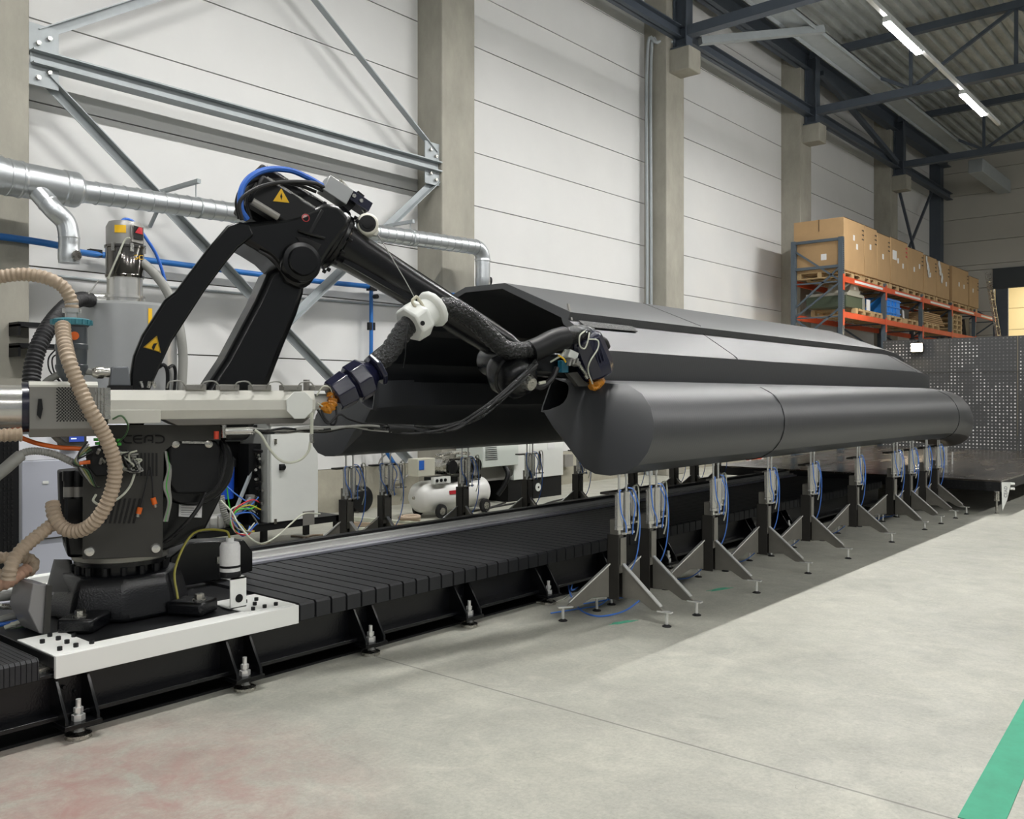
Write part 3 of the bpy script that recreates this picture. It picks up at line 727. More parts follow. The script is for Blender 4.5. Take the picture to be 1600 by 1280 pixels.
# station: x, upper width, upper height, lower width, keel height, deck height
ST = [(4.90, 1, 1, 1, .96, 1.585), (5.4, 1, 1, 1, .96, 1.585), (7, 1, 1, 1, .96, 1.585), (9, 1, 1, 1, .96, 1.585), (11, 1, 1, 1, .955, 1.585), (12, .99, .995, .985, .93, 1.58), (12.5, .975, .985, .95, .90, 1.565), (13.0, .935, .925, .897, .845, 1.53), (13.4, .865, .82, .848, .78, 1.465), (13.75, .765, .67, .803, .72, 1.36),
      (14.0, .64, .48, .765, .675, 1.26), (14.2, .48, .32, .72, .65, 1.165), (14.4, .30, .18, .66, .645, 1.07), (14.65, .15, .1, .55, .66, .97), (14.85, .05, .05, .43, .71, .95), (15.0, .02, .02, .26, .75, .89), (15.05, .01, .01, .1, .78, .85)]
ZB = 1.585
# station: x, upper width, upper height, lower width, keel height, deck height
ST = [(4.90, 1, 1, 1, .96, 1.585), (5.4, 1, 1, 1, .96, 1.585), (7, 1, 1, 1, .96, 1.585), (9, 1, 1, 1, .96, 1.585), (11, 1, 1, 1, .955, 1.585), (12, .995, .995, 1, .94, 1.585), (12.5, .975, .96, .995, .915, 1.58), (13.0, .92, .87, .975, .87, 1.565), (13.4, .84, .72, .93, .825, 1.53), (13.75, .73, .55, .87, .785, 1.47),
      (14.0, .6, .4, .80, .76, 1.40), (14.2, .45, .27, .73, .745, 1.33), (14.4, .27, .15, .66, .74, 1.26), (14.65, .12, .1, .54, .74, 1.16), (14.85, .05, .05, .40, .76, 1.08), (15.0, .02, .02, .24, .8, 1.0), (15.05, .01, .01, .1, .85, .95)]
ZB = 1.585
def section(st):
    x, ku, hu, kl, zb, zt = st
    sh = .3 if x < 8 else .3*max(0, (12-x)/4)
    f = lambda z: (x+(z-1)*sh)
    P = []
    for d, z in UP: zz = zt+(z-ZB)*hu; P.append((f(zz), min(d*ku, 1.26*kl), zz))
    for d, z in LOW: zz = zb+(z-.96)*(zt-zb)/(ZB-.96); P.append((f(zz), d*kl, zz))
    for d, z in INN: zz = zt+(z-ZB)*hu; P.append((f(zz), min(d*ku, d*kl), zz))
    return P
SEC = [section(s) for s in ST]
def hull_half(sgn, b):
    rings = [[b.bm.verts.new((x, BY+sgn*d, z)) for x, d, z in P] for P in SEC]
    n = len(rings[0])
    for a, c in zip(rings[:-1], rings[1:]):
        for i in range(n-1): b.bm.faces.new((a[i], a[i+1], c[i+1], c[i]))
    return rings
nu, nl = len(UP), len(LOW)
b = MB()
for sgn in (-1, 1):
    rings = hull_half(sgn, b)
    # near end: the wall thickness of the cabin part
    r = rings[0]
    U = r[:nu]; I = r[nu+nl:]
    pairs = [(0, 5), (1, 4), (2, 3), (3, 3), (4, 2), (5, 2), (6, 1), (7, 0), (8, 0)]
    for k in range(nu-1):
        a0, a1 = U[k], U[k+1]; b0, b1 = I[pairs[k][1]], I[pairs[k+1][1]]
        try:
            b.bm.faces.new((a0, a1, b1, b0) if b0 is not b1 else (a0, a1, b0))
        except ValueError: pass
    # stern of the side tube, drawn in towards the open printed ring at its inner top corner
    Lr = r[nu:nu+nl]
    ringp = []
    for v, (d, z) in zip(Lr, LOW):
        D = [1.0, 1.06, 1.09, 1.10, 1.10, 1.095, 1.085, 1.07, 1.04, 1.0, .97, .94, .91, .885, .885, .93]
        Z = [1.60, 1.585, 1.56, 1.53, 1.50, 1.47, 1.45, 1.43, 1.41, 1.395, 1.385, 1.375, 1.37, 1.37, 1.40, 1.62]
        k = len(ringp); ringp.append(b.bm.verts.new((4.80+(Z[k]-1)*.3, BY+sgn*D[k], Z[k])))
    mid = []
    for v, w_ in zip(Lr, ringp):
        p = v.co.lerp(w_.co, .5); p.x -= .015; mid.append(b.bm.verts.new(p))
    for A_, B_ in ((Lr, mid), (mid, ringp)):
        for k in range(nl-1): b.bm.faces.new((A_[k], A_[k+1], B_[k+1], B_[k]))
        b.bm.faces.new((A_[-1], A_[0], B_[0], B_[-1]))
    c = sum((v.co for v in ringp), Vector())/nl
    inn = [b.bm.verts.new(c+(v.co-c)*.9) for v in ringp]
    deep = [b.bm.verts.new(c+(v.co-c)*.88+Vector((.45, 0, .02))) for v in ringp]
    for A_, B_ in ((ringp, inn), (inn, deep)):
        for k in range(nl): b.bm.faces.new((A_[k], A_[(k+1) % nl], B_[(k+1) % nl], B_[k]))
    b.bm.faces.new(deep)
    # bow tip
    r = rings[-1]
    try: b.bm.faces.new(r)
    except ValueError: pass
bmesh.ops.remove_doubles(b.bm, verts=b.bm.verts, dist=.0005)
hs = b.build('hull_shell', m_hull, hull, ang=24)
# weld seams where printed sections meet, and the rough ground patch by the stern corner
m_seam = mat('seam_dark', '#242527', .6)
def seam(x, i0, i1, sgn=-1):
    k = max(i for i in range(len(ST)-1) if ST[i][0] <= x); f = (x-ST[k][0])/(ST[k+1][0]-ST[k][0])
    pts = []
    for i in range(i0, i1):
        p = Vector(SEC[k][i]).lerp(Vector(SEC[k+1][i]), f); pts.append((p.x, BY+sgn*p.y, p.z))
    MB().tube(pts, .004, 5, sm=3).build('weld_seam', m_seam, hull)
for x in (6.9, 12.2): seam(x, 1, 3); seam(x, 4, 7); seam(x, nu+1, nu+11)
m_rough = mat('rough_layer_patch', '#5d5e5c', .8, var=.7, scale=70, bump=.8, bscale=90)
P = [Vector((5.30, BY-.915, 2.02)), Vector((6.02, BY-.915, 2.02)), Vector((5.98, BY-.99, 1.974)), Vector((5.28, BY-1.0, 1.968))]
MB().prism([p+Vector((0, -.004, .006)) for p in P], (0, -.003, .004)).build('rough_patch', m_rough, hull)
MB().bar((5.245, BY-.90, 2.025), (5.26, BY-.86, 2.15), .012, .02).build('edge_tab', m_guard, hull)

# ================================================================ pneumatic jacks
def make_jack(name):
    """front-row jack: single leg towards -y, two splayed legs behind; origin on the floor under the mast"""
    t = thing(name, 'jack', 'jack', (0, 0, 0))
    b = MB()
    b.bx(-.05, -.042, -.045, .045, .13, .56).bx(.042, .05, -.045, .045, .13, .56).bx(-.05, .05, .037, .045, .13, .56)
    b.build('lower_mast', m_mastd, t, bevel=.002)
    MB().bx(-.034, .034, -.052, -.045, .36, .54).build('slide_plate', m_mast, t)
    b = MB().bx(-.036, .036, -.03, .034, .3, .66)
    b.build('inner_mast', m_mast, t, bevel=.004)
    for ang in (-90, 38, 142):
        a = math.radians(ang); d = Vector((math.cos(a), math.sin(a), 0)); n = Vector((-d.y, d.x, 0))
        P = [d*.045+Vector((0, 0, .36)), d*.33+Vector((0, 0, .115)), d*.36+Vector((0, 0, .09)), d*.27+Vector((0, 0, .09)), d*.17+Vector((0, 0, .145)), d*.045+Vector((0, 0, .14))]
        lg = MB().prism([p-n*.006 for p in P], n*.012).build('leg', m_mast, t, bevel=.002)
        MB().bar(d*.05+Vector((0, 0, .365)), d*.335+Vector((0, 0, .122)), .03, .008).build('leg_flange', m_chrome, lg)
        MB().box((d.x*.36, d.y*.36, .092), (.10, .04, .008), rz=a).cyl((d.x*.375, d.y*.375, .01), (d.x*.375, d.y*.375, .095), .010, n=8).build('foot_bracket', m_chrome, lg)
        MB().lathe((d.x*.375, d.y*.375, 0), (0, 0, 1), [(.03, 0), (.03, .005), (.012, .014)], 16).build('foot_pad', m_rubber, lg)
    MB().bx(-.16, .12, -.04, .03, .835, .85).build('head_plate', m_mastd, t, bevel=.002)
    for x in (-.062, .028):
        c = MB().lathe((x, -.055, .60), (0, 0, 1), [(.012, -.03), (.012, 0), (.03, 0), (.03, .02), (.027, .022), (.027, .22), (.03, .222), (.03, .245), (.015, .25)], 20).build('air_cylinder', m_stain, t)
        MB().cyl((x, -.055, .84), (x, -.055, .965), .0075, n=10).lathe((x, -.055, .945), (0, 0, 1), [(.011, 0), (.011, .02)], 12).build('piston_rod', m_chrome, c)
    c = MB().lathe((.165, -.03, .665), (0, 0, 1), [(.008, -.035), (.008, -.012), (.02, 0), (.02, .165), (.01, .18), (.01, .20)], 18).build('oil_bottle', m_stain, t)
    MB().bx(.11, .22, -.045, -.015, .618, .63).cyl((.165, -.03, .63), (.165, -.03, .66), .01, n=8).build('bottle_bracket', m_steel, t)
    for k in range(3): MB().cyl((-.03+.05*k, -.06, .57), (-.03+.05*k, -.09, .575), .009, n=8).build('air_fitting', m_chrome, t)
    def tb(pts, m=m_tube, r=.0045): MB().tube(pts, r, 6, sm=6).build('air_tube', m, t)
    tb([(-.062, -.07, .86), (-.11, -.09, .85), (-.105, -.1, .72), (-.05, -.1, .64), (-.03, -.09, .58)])
    tb([(.028, -.07, .87), (.08, -.08, .85), (.13, -.09, .74), (.16, -.08, .55), (.14, -.05, .35), (.10, .05, .18), (.12, .2, .04), (.05, .3, .012), (-.2, .4, .008)])
    tb([(.165, -.03, .87), (.19, -.05, .86), (.2, -.05, .72), (.17, -.06, .58), (.15, -.05, .5)], m_lightcab, .005)
    tb([(.05, -.09, .56), (.03, -.11, .66), (.07, -.1, .76), (.03, -.08, .85)])
    return t
NEAR_X = [5.04, 5.42, 6.33, 7.29, 8.22, 9.42, 10.62, 11.2, 11.78, 12.3]
which = ['first', 'second', 'third', 'fourth', 'fifth', 'sixth', 'seventh', 'eighth', 'ninth', 'tenth']
jk = make_jack('support_jack')
RJ = random.Random(5)
for i, x in enumerate(NEAR_X):
    j = jk if i == 0 else copy_tree(jk)
    j.location = (x, 3.37, 0); j.rotation_euler = (0, 0, RJ.uniform(-.12, .12))
    j['label'] = 'steel pneumatic jack with blue air tubes, %s along the near row from the robot end' % which[i]
    j['category'] = 'jack'; j['group'] = 'pneumatic jacks in the near row'
REAR_X = [5.17, 5.62, 6.67, 7.71, 8.65, 9.85, 10.88, 11.45, 12.12]
for i, x in enumerate(REAR_X):
    j = copy_tree(jk)
    j.location = (x, 6.34, 0); j.rotation_euler = (0, 0, RJ.uniform(-.15, .15))
    j['label'] = 'dark pneumatic jack behind the track, %s along the far row from the robot end' % which[i]
    j['category'] = 'jack'; j['group'] = 'pneumatic jacks in the far row'
# loose blue tube lying on the floor by the first jack
def curve3(pts, r, m, name, label, cat, n=8, sm=8, **k):
    return tag(MB().tube(pts, r, n, sm=sm, **k).build(name, m), label, cat)
fl = lambda px, py, z=.006: onZ(px, py, z)
curve3([fl(1000, 938), fl(975, 955), fl(940, 963), fl(915, 958), fl(900, 945), onZ(890, 925, .03), onZ(889, 911, .07), onZ(895, 908, .08), onZ(893, 922, .04), fl(905, 918), fl(935, 916), fl(960, 913)], .006, m_tube, 'air_hose', 'thin blue air hose looping on the floor beside the nearest jack', 'hose')
curve3([fl(838, 941), fl(860, 942), fl(880, 936), fl(893, 926)], .004, m_lightcab, 'air_hose', 'thin pale lead on the floor between the track foot and nearest jack', 'hose')
# ================================================================ extruder carried by the robot
EW = -.42
ex = thing('extruder', 'long white horizontal plastic extruder unit carried on the robot turntable', 'extruder', R3(330, 630, EW))
def E3(px, py, w=EW): return R3(px, py, w)
# white barrel cover: chamfered profile along the barrel
x0, x1 = 169, 493
def zof(py, px=330): return R3(px, py, EW).z
def tof(px): v = R3(px, 620, EW)-RB; return v.dot(ea)
t0, t1 = tof(x0), tof(x1); zt_, zb_ = 1.508, 1.362
prof = [(-.0, zt_-.05), (.035, zt_), (.30, zt_), (.335, zt_-.05), (.335, zb_+.05), (.30, zb_), (.035, zb_), (.0, zb_+.045)]
P = lambda t, w, z: RB+ea*t+ew*w+Vector((0, 0, z-RB.z))
b = MB().prism([P(t0, EW+w, z) for w, z in prof], ea*(t1-t0))
hs_ = b.build('barrel_cover', m_cream, ex, ang=18)
MB().prism([P(t0, EW-.002+w, z) for w, z in ((0, zb_+.05), (.01, zb_-.018), (.32, zb_-.018), (.33, zb_+.05))], ea*.24).build('cover_skirt', m_cream, ex, bevel=.004)
oc = []
for k in range(8):
    a = PI/8+k*PI/4; oc.append(P(t1-.09+.075*math.cos(a)*1.0, EW-.004, 1.43+.078*math.sin(a)))
MB().prism(oc, -ew*.012).build('end_plate', m_white, ex, bevel=.002)
MB().bx(0, 0, 0, 0, 0, 0) if False else None
b = MB().prism([P(t0+.26, EW+.03, zb_-.0), P(t1-.02, EW+.03, zb_), P(t1-.06, EW+.03, zb_-.03), P(t1-.2, EW+.03, zb_-.03), P(t1-.22, EW+.03, zb_-.03), P(t1-.32, EW+.03, zb_-.03), P(t1-.34, EW+.03, zb_-.032), P(t0+.32, EW+.03, zb_-.032)], ew*.28)
b.build('under_rail', mat('dull_grey_steel', '#6d6a64', .45, metal=.4), ex, bevel=.003)
# heater terminals and loops of wire on top
for k in range(5):
    tt = t0+.36+k*.165
    tb_ = MB().bx(0, .1, 0, .1, 0, .03)
    tb_.bm.transform(Matrix.Translation(P(tt, EW+.02, zt_)) @ Matrix.Rotation(RA, 4, 'Z'))
    tb_ = tb_.build('heater_terminal', m_guard, ex, bevel=.004)
    MB().tube([P(tt+.0, EW+.02, zt_+.02), P(tt-.03, EW, zt_+.045), P(tt-.08, EW+.0, zt_+.04), P(tt-.09, EW+.02, zt_+.01)], .004, 6).build('wire_loop', m_grey, ex)
for px in (222, 232, 243): MB().bar(E3(px, 606, EW+.06), E3(px-2+random.uniform(-2, 4), 596, EW+.06), .012, .012).build('clip', m_steel, ex)
MB().bar(P(t1-.02, EW+.1, zt_-.02), P(t1-.02, EW+.1, zt_+.06), .03, .02).build('end_post', m_guard, ex)
# perforated drive guard
g0, g1 = tof(46), tof(152)
b = MB().prism([P(g0, EW-.01+w, z) for w, z in ((.0, 1.325), (.0, 1.525), (.03, 1.54), (.32, 1.54), (.32, 1.325), (.28, 1.285), (.04, 1.285))], ea*(g1-g0))
gd = b.build('drive_guard', m_guard, ex, bevel=.003)
MB().prism([P(g0-.002, EW-.012+w, z) for w, z in ((0, 1.53), (.03, 1.547), (.33, 1.547), (.33, 1.54), (.0, 1.52))], ea*(g1-g0+.004)).build('guard_lid', m_cream, gd)
b = MB(); nx, nz = 20, 11
for i in range(nx):
    for k in range(nz):
        tt = g0+.115+i*(g1-g0-.15)/nx; z = 1.362+k*.0148+(.0074 if i % 2 else 0)
        rot = .9-1.8*(k/nz) if i < 3 else (-.9+1.8*(k/nz) if i > nx-4 else PI/2)
        c = P(tt, EW-.0105, z); u = ea*math.cos(rot)+Vector((0, 0, math.sin(rot))); v = ea*-math.sin(rot)+Vector((0, 0, math.cos(rot)))
        b.prism([c-u*.0045-v*.0028, c+u*.0045-v*.0028, c+u*.0045+v*.0028, c-u*.0045+v*.0028], -ew*.0008)
b.build('perforation', m_slot, gd)['kind'] = 'stuff'
MB().prism([P(g0+.03, EW-.012, 1.39), P(g0+.045, EW-.012, 1.37), P(g0+.055, EW-.012, 1.42), P(g0+.05, EW-.012, 1.465), P(g0+.035, EW-.012, 1.465)], -ew*.012).build('handle', m_blackmat, gd)
b = MB()
for k, px in enumerate((153, 157, 162, 167)): b.bar(E3(px, 606), E3(px, 655), .012, .03)
b.build('coupling_bolts', m_steel, ex)
b = MB().prism([P(tof(152), EW+.04+w, z) for w, z in ((0, 1.34), (0, 1.5), (.24, 1.5), (.24, 1.34))], ea*(tof(170)-tof(152))); b.build('coupling_flange', m_blackmat, ex)
c0 = P(g0, EW+.14, 1.42); MB().cyl(c0, c0-ea*.03, .125, n=32).build('gear_collar', m_navy, ex)
MB().cyl(c0-ea*.03, c0-ea*.14, .11, n=32).build('gearbox', m_stain, ex)
MB().prism([P(g0-.14, EW+.03+w, z) for w, z in ((0, 1.33), (0, 1.51), (.22, 1.51), (.22, 1.33))], -ea*.5).build('drive_motor', m_guard, ex, bevel=.008)
MB().tube([P(g0-.03, EW+.0, 1.30), P(g0-.3, EW-.02, 1.295), P(g0-.6, EW, 1.30)], .03, 12, wave=.12, pitch=.022).build('motor_air_hose', m_beige, ex)
# grey heavy-duty connector and its cable
MB().prism([P(tof(173), EW+.06, zt_+.02), P(tof(207), EW+.06, zt_+.02), P(tof(203), EW+.06, zt_+.115), P(tof(177), EW+.06, zt_+.115)], ew*.08).build('power_connector', mat('grey_connector', '#6a6e73', .45), ex, bevel=.006)
MB().prism([P(tof(172), EW+.05, zt_), P(tof(210), EW+.05, zt_), P(tof(210), EW+.05, zt_+.022), P(tof(172), EW+.05, zt_+.022)], ew*.1).build('connector_base', m_blackmat, ex)
MB().lathe(P(tof(175), EW+.1, zt_+.085), -ea, [(.024, 0), (.024, .03), (.03, .03), (.03, .06), (.02, .08)], 14).build('cable_gland', m_steel, ex)
MB().tube([P(tof(155), EW+.1, zt_+.085), P(tof(130), EW+.12, zt_+.09), P(tof(100), EW+.14, zt_+.08), P(tof(75), EW+.16, zt_+.04), P(tof(62), EW+.16, zt_-.02)], .017, 10).build('power_cable', m_grey, ex)
# side branch to the hose: white nozzle pipe
nz0 = P(t1-.02, EW+.12, 1.445); nz1 = R3(512, 628, EW+.1)
MB().cyl(nz0, nz1, .045, n=20).build('outlet_pipe', m_white, ex)
MB().tube([R3(495, 618, EW), R3(505, 604, EW-.02), R3(517, 608, EW), R3(518, 628, EW), R3(508, 636, EW-.01), R3(496, 630, EW)], .004, 6).build('wire_loop', m_lightcab, ex)

# ================================================================ heated hose with couplings
HW = -.30
ho = thing('heated_hose', 'black tape-wrapped heated hose running from the extruder along the robot forearm', 'hose', R3(640, 540, HW))
m_tape = mat('shiny_black_wrap', '#161718', .2, bump=1.0, bscale=55, var=.3, scale=50)
H = lambda *p: [R3(x, y, w) for x, y, w in p]
MB().tube(H((588, 568, -.36), (606, 553, -.35), (622, 530, -.33), (634, 512, -.31), (650, 500, -.3), (668, 488, -.28), (695, 480, -.26), (722, 488, -.25), (745, 505, -.25), (770, 530, -.24), (790, 546, -.24), (812, 549, -.24), (835, 545, -.23)), .058, 18, wave=.05, pitch=.045).build('wrapped_hose', m_tape, ho)
MB().tube(H((828, 550, -.235), (845, 543, -.23), (864, 533, -.22), (882, 528, -.2)), .075, 20, sm=4).build('cloth_sleeve', m_blackmat, ho)
MB().tube(H((878, 529, -.2), (893, 524, -.19), (908, 522, -.16), (922, 526, -.12)), .06, 18, wave=.04, pitch=.04).build('wrapped_end', m_tape, ho)
def coupling(q0, q1, prof, name, m=m_navy, n=8):
    d = (q1-q0); L = d.length; d = d/L
    return MB().lathe(q0, d, [(r, h*L) for r, h in prof], n).build(name, m, ho, bevel=.006)
a0, a1 = R3(520, 620, -.37), R3(594, 574, -.36)
c1 = coupling(a0, a1, [(.06, -.02), (.095, .0), (.105, .33), (.085, .36), (.085, .40)], 'coupling_socket')
c2 = coupling(a0, a1, [(.08, .38), (.115, .40), (.115, .66), (.08, .76), (.06, .86)], 'coupling_body')
coupling(a0, a1, [(.04, .84), (.095, .88), (.1, .93), (.095, .97), (.05, .98)], 'coupling_collar', n=7)
MB().tube(H((506, 632, -.4), (510, 640, -.42), (518, 634, -.42), (520, 622, -.4), (516, 612, -.4)), .026, 8, wave=.2, pitch=.02).build('insulating_film', m_amber, ho)
for pts in ([(502, 640, -.42), (508, 655, -.43), (520, 664, -.42), (526, 655, -.42), (524, 630, -.4)], [(496, 640, -.42), (512, 662, -.43), (530, 648, -.42), (545, 655, -.4), (570, 662, -.38), (595, 663, -.36), (612, 672, -.36)]):
    MB().tube(H(*pts), .006, 6).build('signal_lead', m_rubber, ho)

# white hose clamp hung on the balancer cord
cl = thing('hose_clamp', 'white block clamp gripping the black hose beneath the balancer cord', 'clamp', R3(655, 498, -.3))
ax = (R3(668, 488, -.28)-R3(640, 508, -.31)).normalized(); cc = R3(648, 502, -.3)
MB().lathe(cc-ax*.05, ax, [(.115, 0), (.115, .02), (.12, .09), (.09, .12)], 7).build('clamp_block', m_white, cl, bevel=.012)
for dz, dw in ((-.02, 0),): q = cc-ew*.112+Vector((0, 0, dz)); MB().lathe(q, -ew, [(.014, 0), (.014, .004)], 12).build('screw', m_blackmat, cl)
MB().lathe(R3(672, 486, -.28), ax, [(.1, 0), (.115, .01), (.115, .035), (.1, .045)], 14).build('clamp_flange', m_white, cl, bevel=.006)
MB().lathe(R3(664, 492, -.285), ax, [(.085, -.02), (.085, .05)], 14).build('clamp_neck', m_white, cl)
MB().tube([R3(648, 466, -.36), R3(645, 474, -.36), R3(665, 498, -.38), R3(668, 492, -.38), R3(653, 466, -.36)], .009, 8, closed=True).build('carabiner', mat('worn_ivory_strap', '#c2bda8', .45), cl)
MB().tube([R3(637, 505, -.37), R3(634, 530, -.38), R3(633, 555, -.38), R3(630, 575, -.37)], .006, 6, taper=lambda f: 1-.5*f).build('strap_end', m_blackmat, cl)
# balancer pulley on its chain
bl = thing('cable_balancer', 'round white cable balancer hanging from a hook at the robot elbow', 'balancer', R3(578, 352, -.05))
q = R3(574, 352, -.08)
MB().lathe(q, (ew*-1+ea*-.35), [(.04, -.05), (.066, -.045), (.066, .035), (.055, .05)], 28).build('drum_case', mat('ivory_plastic', '#dedcd0', .4), bl, bevel=.006)
MB().lathe(q, (ew*-1+ea*-.35), [(.05, .048), (.05, .052), (.03, .053), (.03, .058), (.012, .06)], 24).build('drum_face', m_blackmat, bl)
MB().prism([R3(578, 366, -.1), R3(588, 368, -.1), R3(592, 362, -.1), R3(586, 350, -.1)], ew*.03).build('cord_guide', mat('ivory_plastic_guide', '#dedcd0', .4), bl)
a_, b_ = R3(563, 318, -.03), R3(572, 338, -.07)
for k in range(5):
    c = a_.lerp(b_, (k+.5)/5); d = (b_-a_).normalized(); u = ew if k % 2 else ea
    MB().tube([c+d*.022, c+u*.009, c-d*.022, c-u*.009], .003, 5, sm=4, closed=True).build('chain_link', m_steel, bl)
MB().tube([R3(590, 366, -.09), R3(632, 436, -.28), R3(648, 466, -.36)], .0028, 5, sm=2).build('cord', m_grey, bl)

# ================================================================ print head
ph = thing('extrusion_nozzle', 'dark navy extrusion nozzle unit at the tip of the robot arm', 'nozzle', R3(928, 560, -.05))
h0, h1 = R3(912, 530, -.12), R3(936, 590, -.12); d = (h1-h0).normalized(); HL = (h1-h0).length
MB().lathe(h0, d, [(.09, -.03), (.125, 0), (.13, HL*.7), (.115, HL*.95), (.06, HL)], 9).build('heater_jacket', m_navy, ph, bevel=.012)
MB().lathe(h0+Vector((0, 0, .0))-ea*.0, ea*.9+Vector((0, 0, .35)), [(.055, -.12), (.09, -.04), (.09, .04), (.07, .06)], 16).build('swivel_elbow', m_navy, ph, bevel=.008)
MB().lathe(R3(932, 600, -.12), d, [(.06, -.03), (.065, 0), (.05, .05), (.02, .08), (.012, .1)], 9).build('insulating_film', m_amber, ph)
MB().tube([R3(922, 588, -.16), R3(928, 606, -.18), R3(937, 602, -.17), R3(934, 592, -.16)], .012, 8, closed=True, wave=.2, pitch=.02).build('film_wrap', m_amber, ph)
M3 = Matrix((ea, ew, Vector((0, 0, 1)))).transposed()
Ry = lambda a: Matrix.Rotation(a, 3, ew) @ M3
MB().box(R3(891, 555, -.14), (.075, .08, .055), R=Ry(.35)).build('white_connector', m_white, ph, bevel=.005)
MB().box(R3(895, 566, -.15), (.085, .07, .035), R=Ry(.35)).build('grey_connector', m_guard, ph, bevel=.005)
for k in range(3): MB().box(R3(889+k*6, 568-k*2, -.19), (.012, .03, .032), R=Ry(.35)).build('connector_latch', m_grey, ph)
MB().box(R3(880, 573, -.12), (.055, .05, .08), R=M3).build('sensor_block', mat('teal_block', '#1f6076', .4), ph, bevel=.004)
MB().prism([R3(888, 583, -.14), R3(902, 581, -.14), R3(912, 594, -.14), R3(921, 600, -.14), R3(918, 604, -.14), R3(904, 604, -.14)], ew*.05).build('shield_plate', m_dark, ph, bevel=.003)
for x, y in ((908, 575), (912, 580), (905, 570), (914, 586)): MB().cyl(R3(x, y, -.17), R3(x+4, y+5, -.17), .014, n=8).build('hose_fitting', m_steel, ph)
MB().tube([R3(882, 548, -.2), R3(876, 556, -.2), R3(868, 561, -.19), R3(860, 566, -.18)], .006, 6).build('head_lead', m_lightcab, ph)
MB().tube([R3(872, 555, -.2), R3(880, 560, -.21), R3(884, 566, -.2)], .006, 6).build('head_lead', m_yellow, ph)
MB().tube([R3(914, 517, -.24), R3(906, 525, -.26), R3(906, 540, -.26), R3(913, 545, -.26), R3(918, 535, -.25), R3(921, 520, -.22)], .005, 6).build('head_lead', m_lightcab, ph)
MB().tube([R3(920, 530, -.24), R3(934, 532, -.26), R3(934, 545, -.27), R3(922, 565, -.27), R3(919, 580, -.24), R3(926, 600, -.2)], .005, 6).build('head_lead', m_lightcab, ph)
MB().tube([R3(884, 545, -.12), R3(905, 535, -.14), R3(925, 530, -.16), R3(942, 532, -.1), R3(948, 542, -.06)], .028, 10).build('head_cable', m_rubber, ph)
for k in range(3): MB().bar(R3(929+5*k, 545, -.255), R3(936+4*k, 570-3*k, -.25), .006, .01).build('jacket_rib', m_navy, ph)
MB().tube([R3(828, 598, -.22), R3(845, 605, -.22), R3(862, 592, -.2), R3(870, 575, -.18)], .02, 8).build('head_cable', m_rubber, ph)
MB().cyl(R3(842, 599, -.26), R3(852, 597, -.26), .01, n=8).build('loose_plug', m_lightcab, ph)

# cable bundle swinging from the wrist back to the turntable
cbn = thing('cable_bundle', 'bundle of thin black cables swagging from the wrist to the turntable', 'cable bundle', R3(690, 670, -.4))
G = random.Random(11)
base_pts = [(838, 568, -.28), (815, 590, -.34), (783, 620, -.4), (748, 648, -.42), (715, 664, -.42), (680, 672, -.42), (640, 672, -.42), (608, 669, -.42)]
for k in range(9):
    MB().tube([R3(x+G.uniform(-2, 2), y+G.uniform(-4, 4)+(k-4)*.9, w+G.uniform(-.02, .02)) for x, y, w in base_pts], .008, 6, sm=6).build('cable_strand', m_tape if k % 2 else m_rubber, cbn)
MB().tube(H((645, 671, -.42), (626, 670, -.42), (606, 670, -.42)), .026, 12).build('binding_tape', m_blackmat, cbn)
for k in range(6):
    MB().tube([R3(x, y+G.uniform(-2.5, 2.5)+(k-2.5)*1.0, w+G.uniform(-.015, .015)) for x, y, w in ((612, 671, -.42), (580, 668, -.42), (545, 667, -.43), (510, 670, -.44), (480, 672, -.44), (445, 673, -.44), (415, 673, -.44), (390, 673, -.42))], .007, 6).build('cable_strand', m_tape if k % 2 else m_grey, cbn)
MB().cyl(R3(395, 673, -.42), R3(352, 674, -.4), .02, n=14).build('cable_gland', m_stain, cbn)
MB().cyl(R3(350, 664, -.38), R3(350, 684, -.38), .014, n=10).build('clamp_bolt', m_steel, cbn)
MB().cyl(R3(338, 674, -.38), R3(338, 686, -.38), .013, n=10).build('red_elbow', mat('red_fitting', '#c9452e', .4), cbn)
# sensor lead hanging in a loop in front of the cabinet
curve3(H((398, 672, -.44), (408, 680, -.45), (420, 700, -.46), (436, 718, -.46), (452, 723, -.46), (470, 718, -.46), (482, 705, -.46), (485, 690, -.46)), .007, m_lightcab, 'sensor_lead', 'pale lead hanging in a loop in front of the white control cabinet', 'cable')
s_ = thing('hanging_probe', 'thin grey probe hanging vertically below the end of the extruder', 'probe', R3(487, 670, -.46))
MB().cyl(R3(487, 645, -.46), R3(487, 678, -.46), .009, n=8).build('rod', m_lightcab, s_); MB().cyl(R3(487, 678, -.46), R3(487, 692, -.46), .012, n=8).build('plug', m_steel, s_)

# ================================================================ dust separator and beige hoses
SW = -.30
sp = thing('dust_separator', 'grey cyclone hopper with a teal screw lid in front of the drying drum', 'separator', R3(112, 560, SW))
q = R3(112, 505, SW); zt2 = q.z
MB().lathe(q, (0, 0, -1), [(.078, -.005), (.078, .015), (.07, .02), (.07, .10), (.074, .105), (.074, .125), (.07, .13), (.068, .2), (.073, .205), (.073, .22), (.06, .25), (.035, .29), (.03, .36)], 28).build('cyclone_body', mat('slate_plastic', '#43484d', .35), sp)
MB().lathe(q, (0, 0, 1), [(.084, -.012), (.088, -.005), (.088, .015), (.07, .022), (.0, .024)], 26).build('lid', m_teal, sp)
for k in range(18):
    a = 2*PI*k/18; MB().box((q.x+.088*math.cos(a), q.y+.088*math.sin(a), q.z+.003), (.012, .01, .022), rz=a).build('lid_grip', m_teal, sp)
MB().lathe(q, (0, 0, 1), [(.03, .02), (.03, .05), (.042, .05), (.042, .07), (.03, .072), (.03, .11)], 18).build('top_port', m_stain, sp)
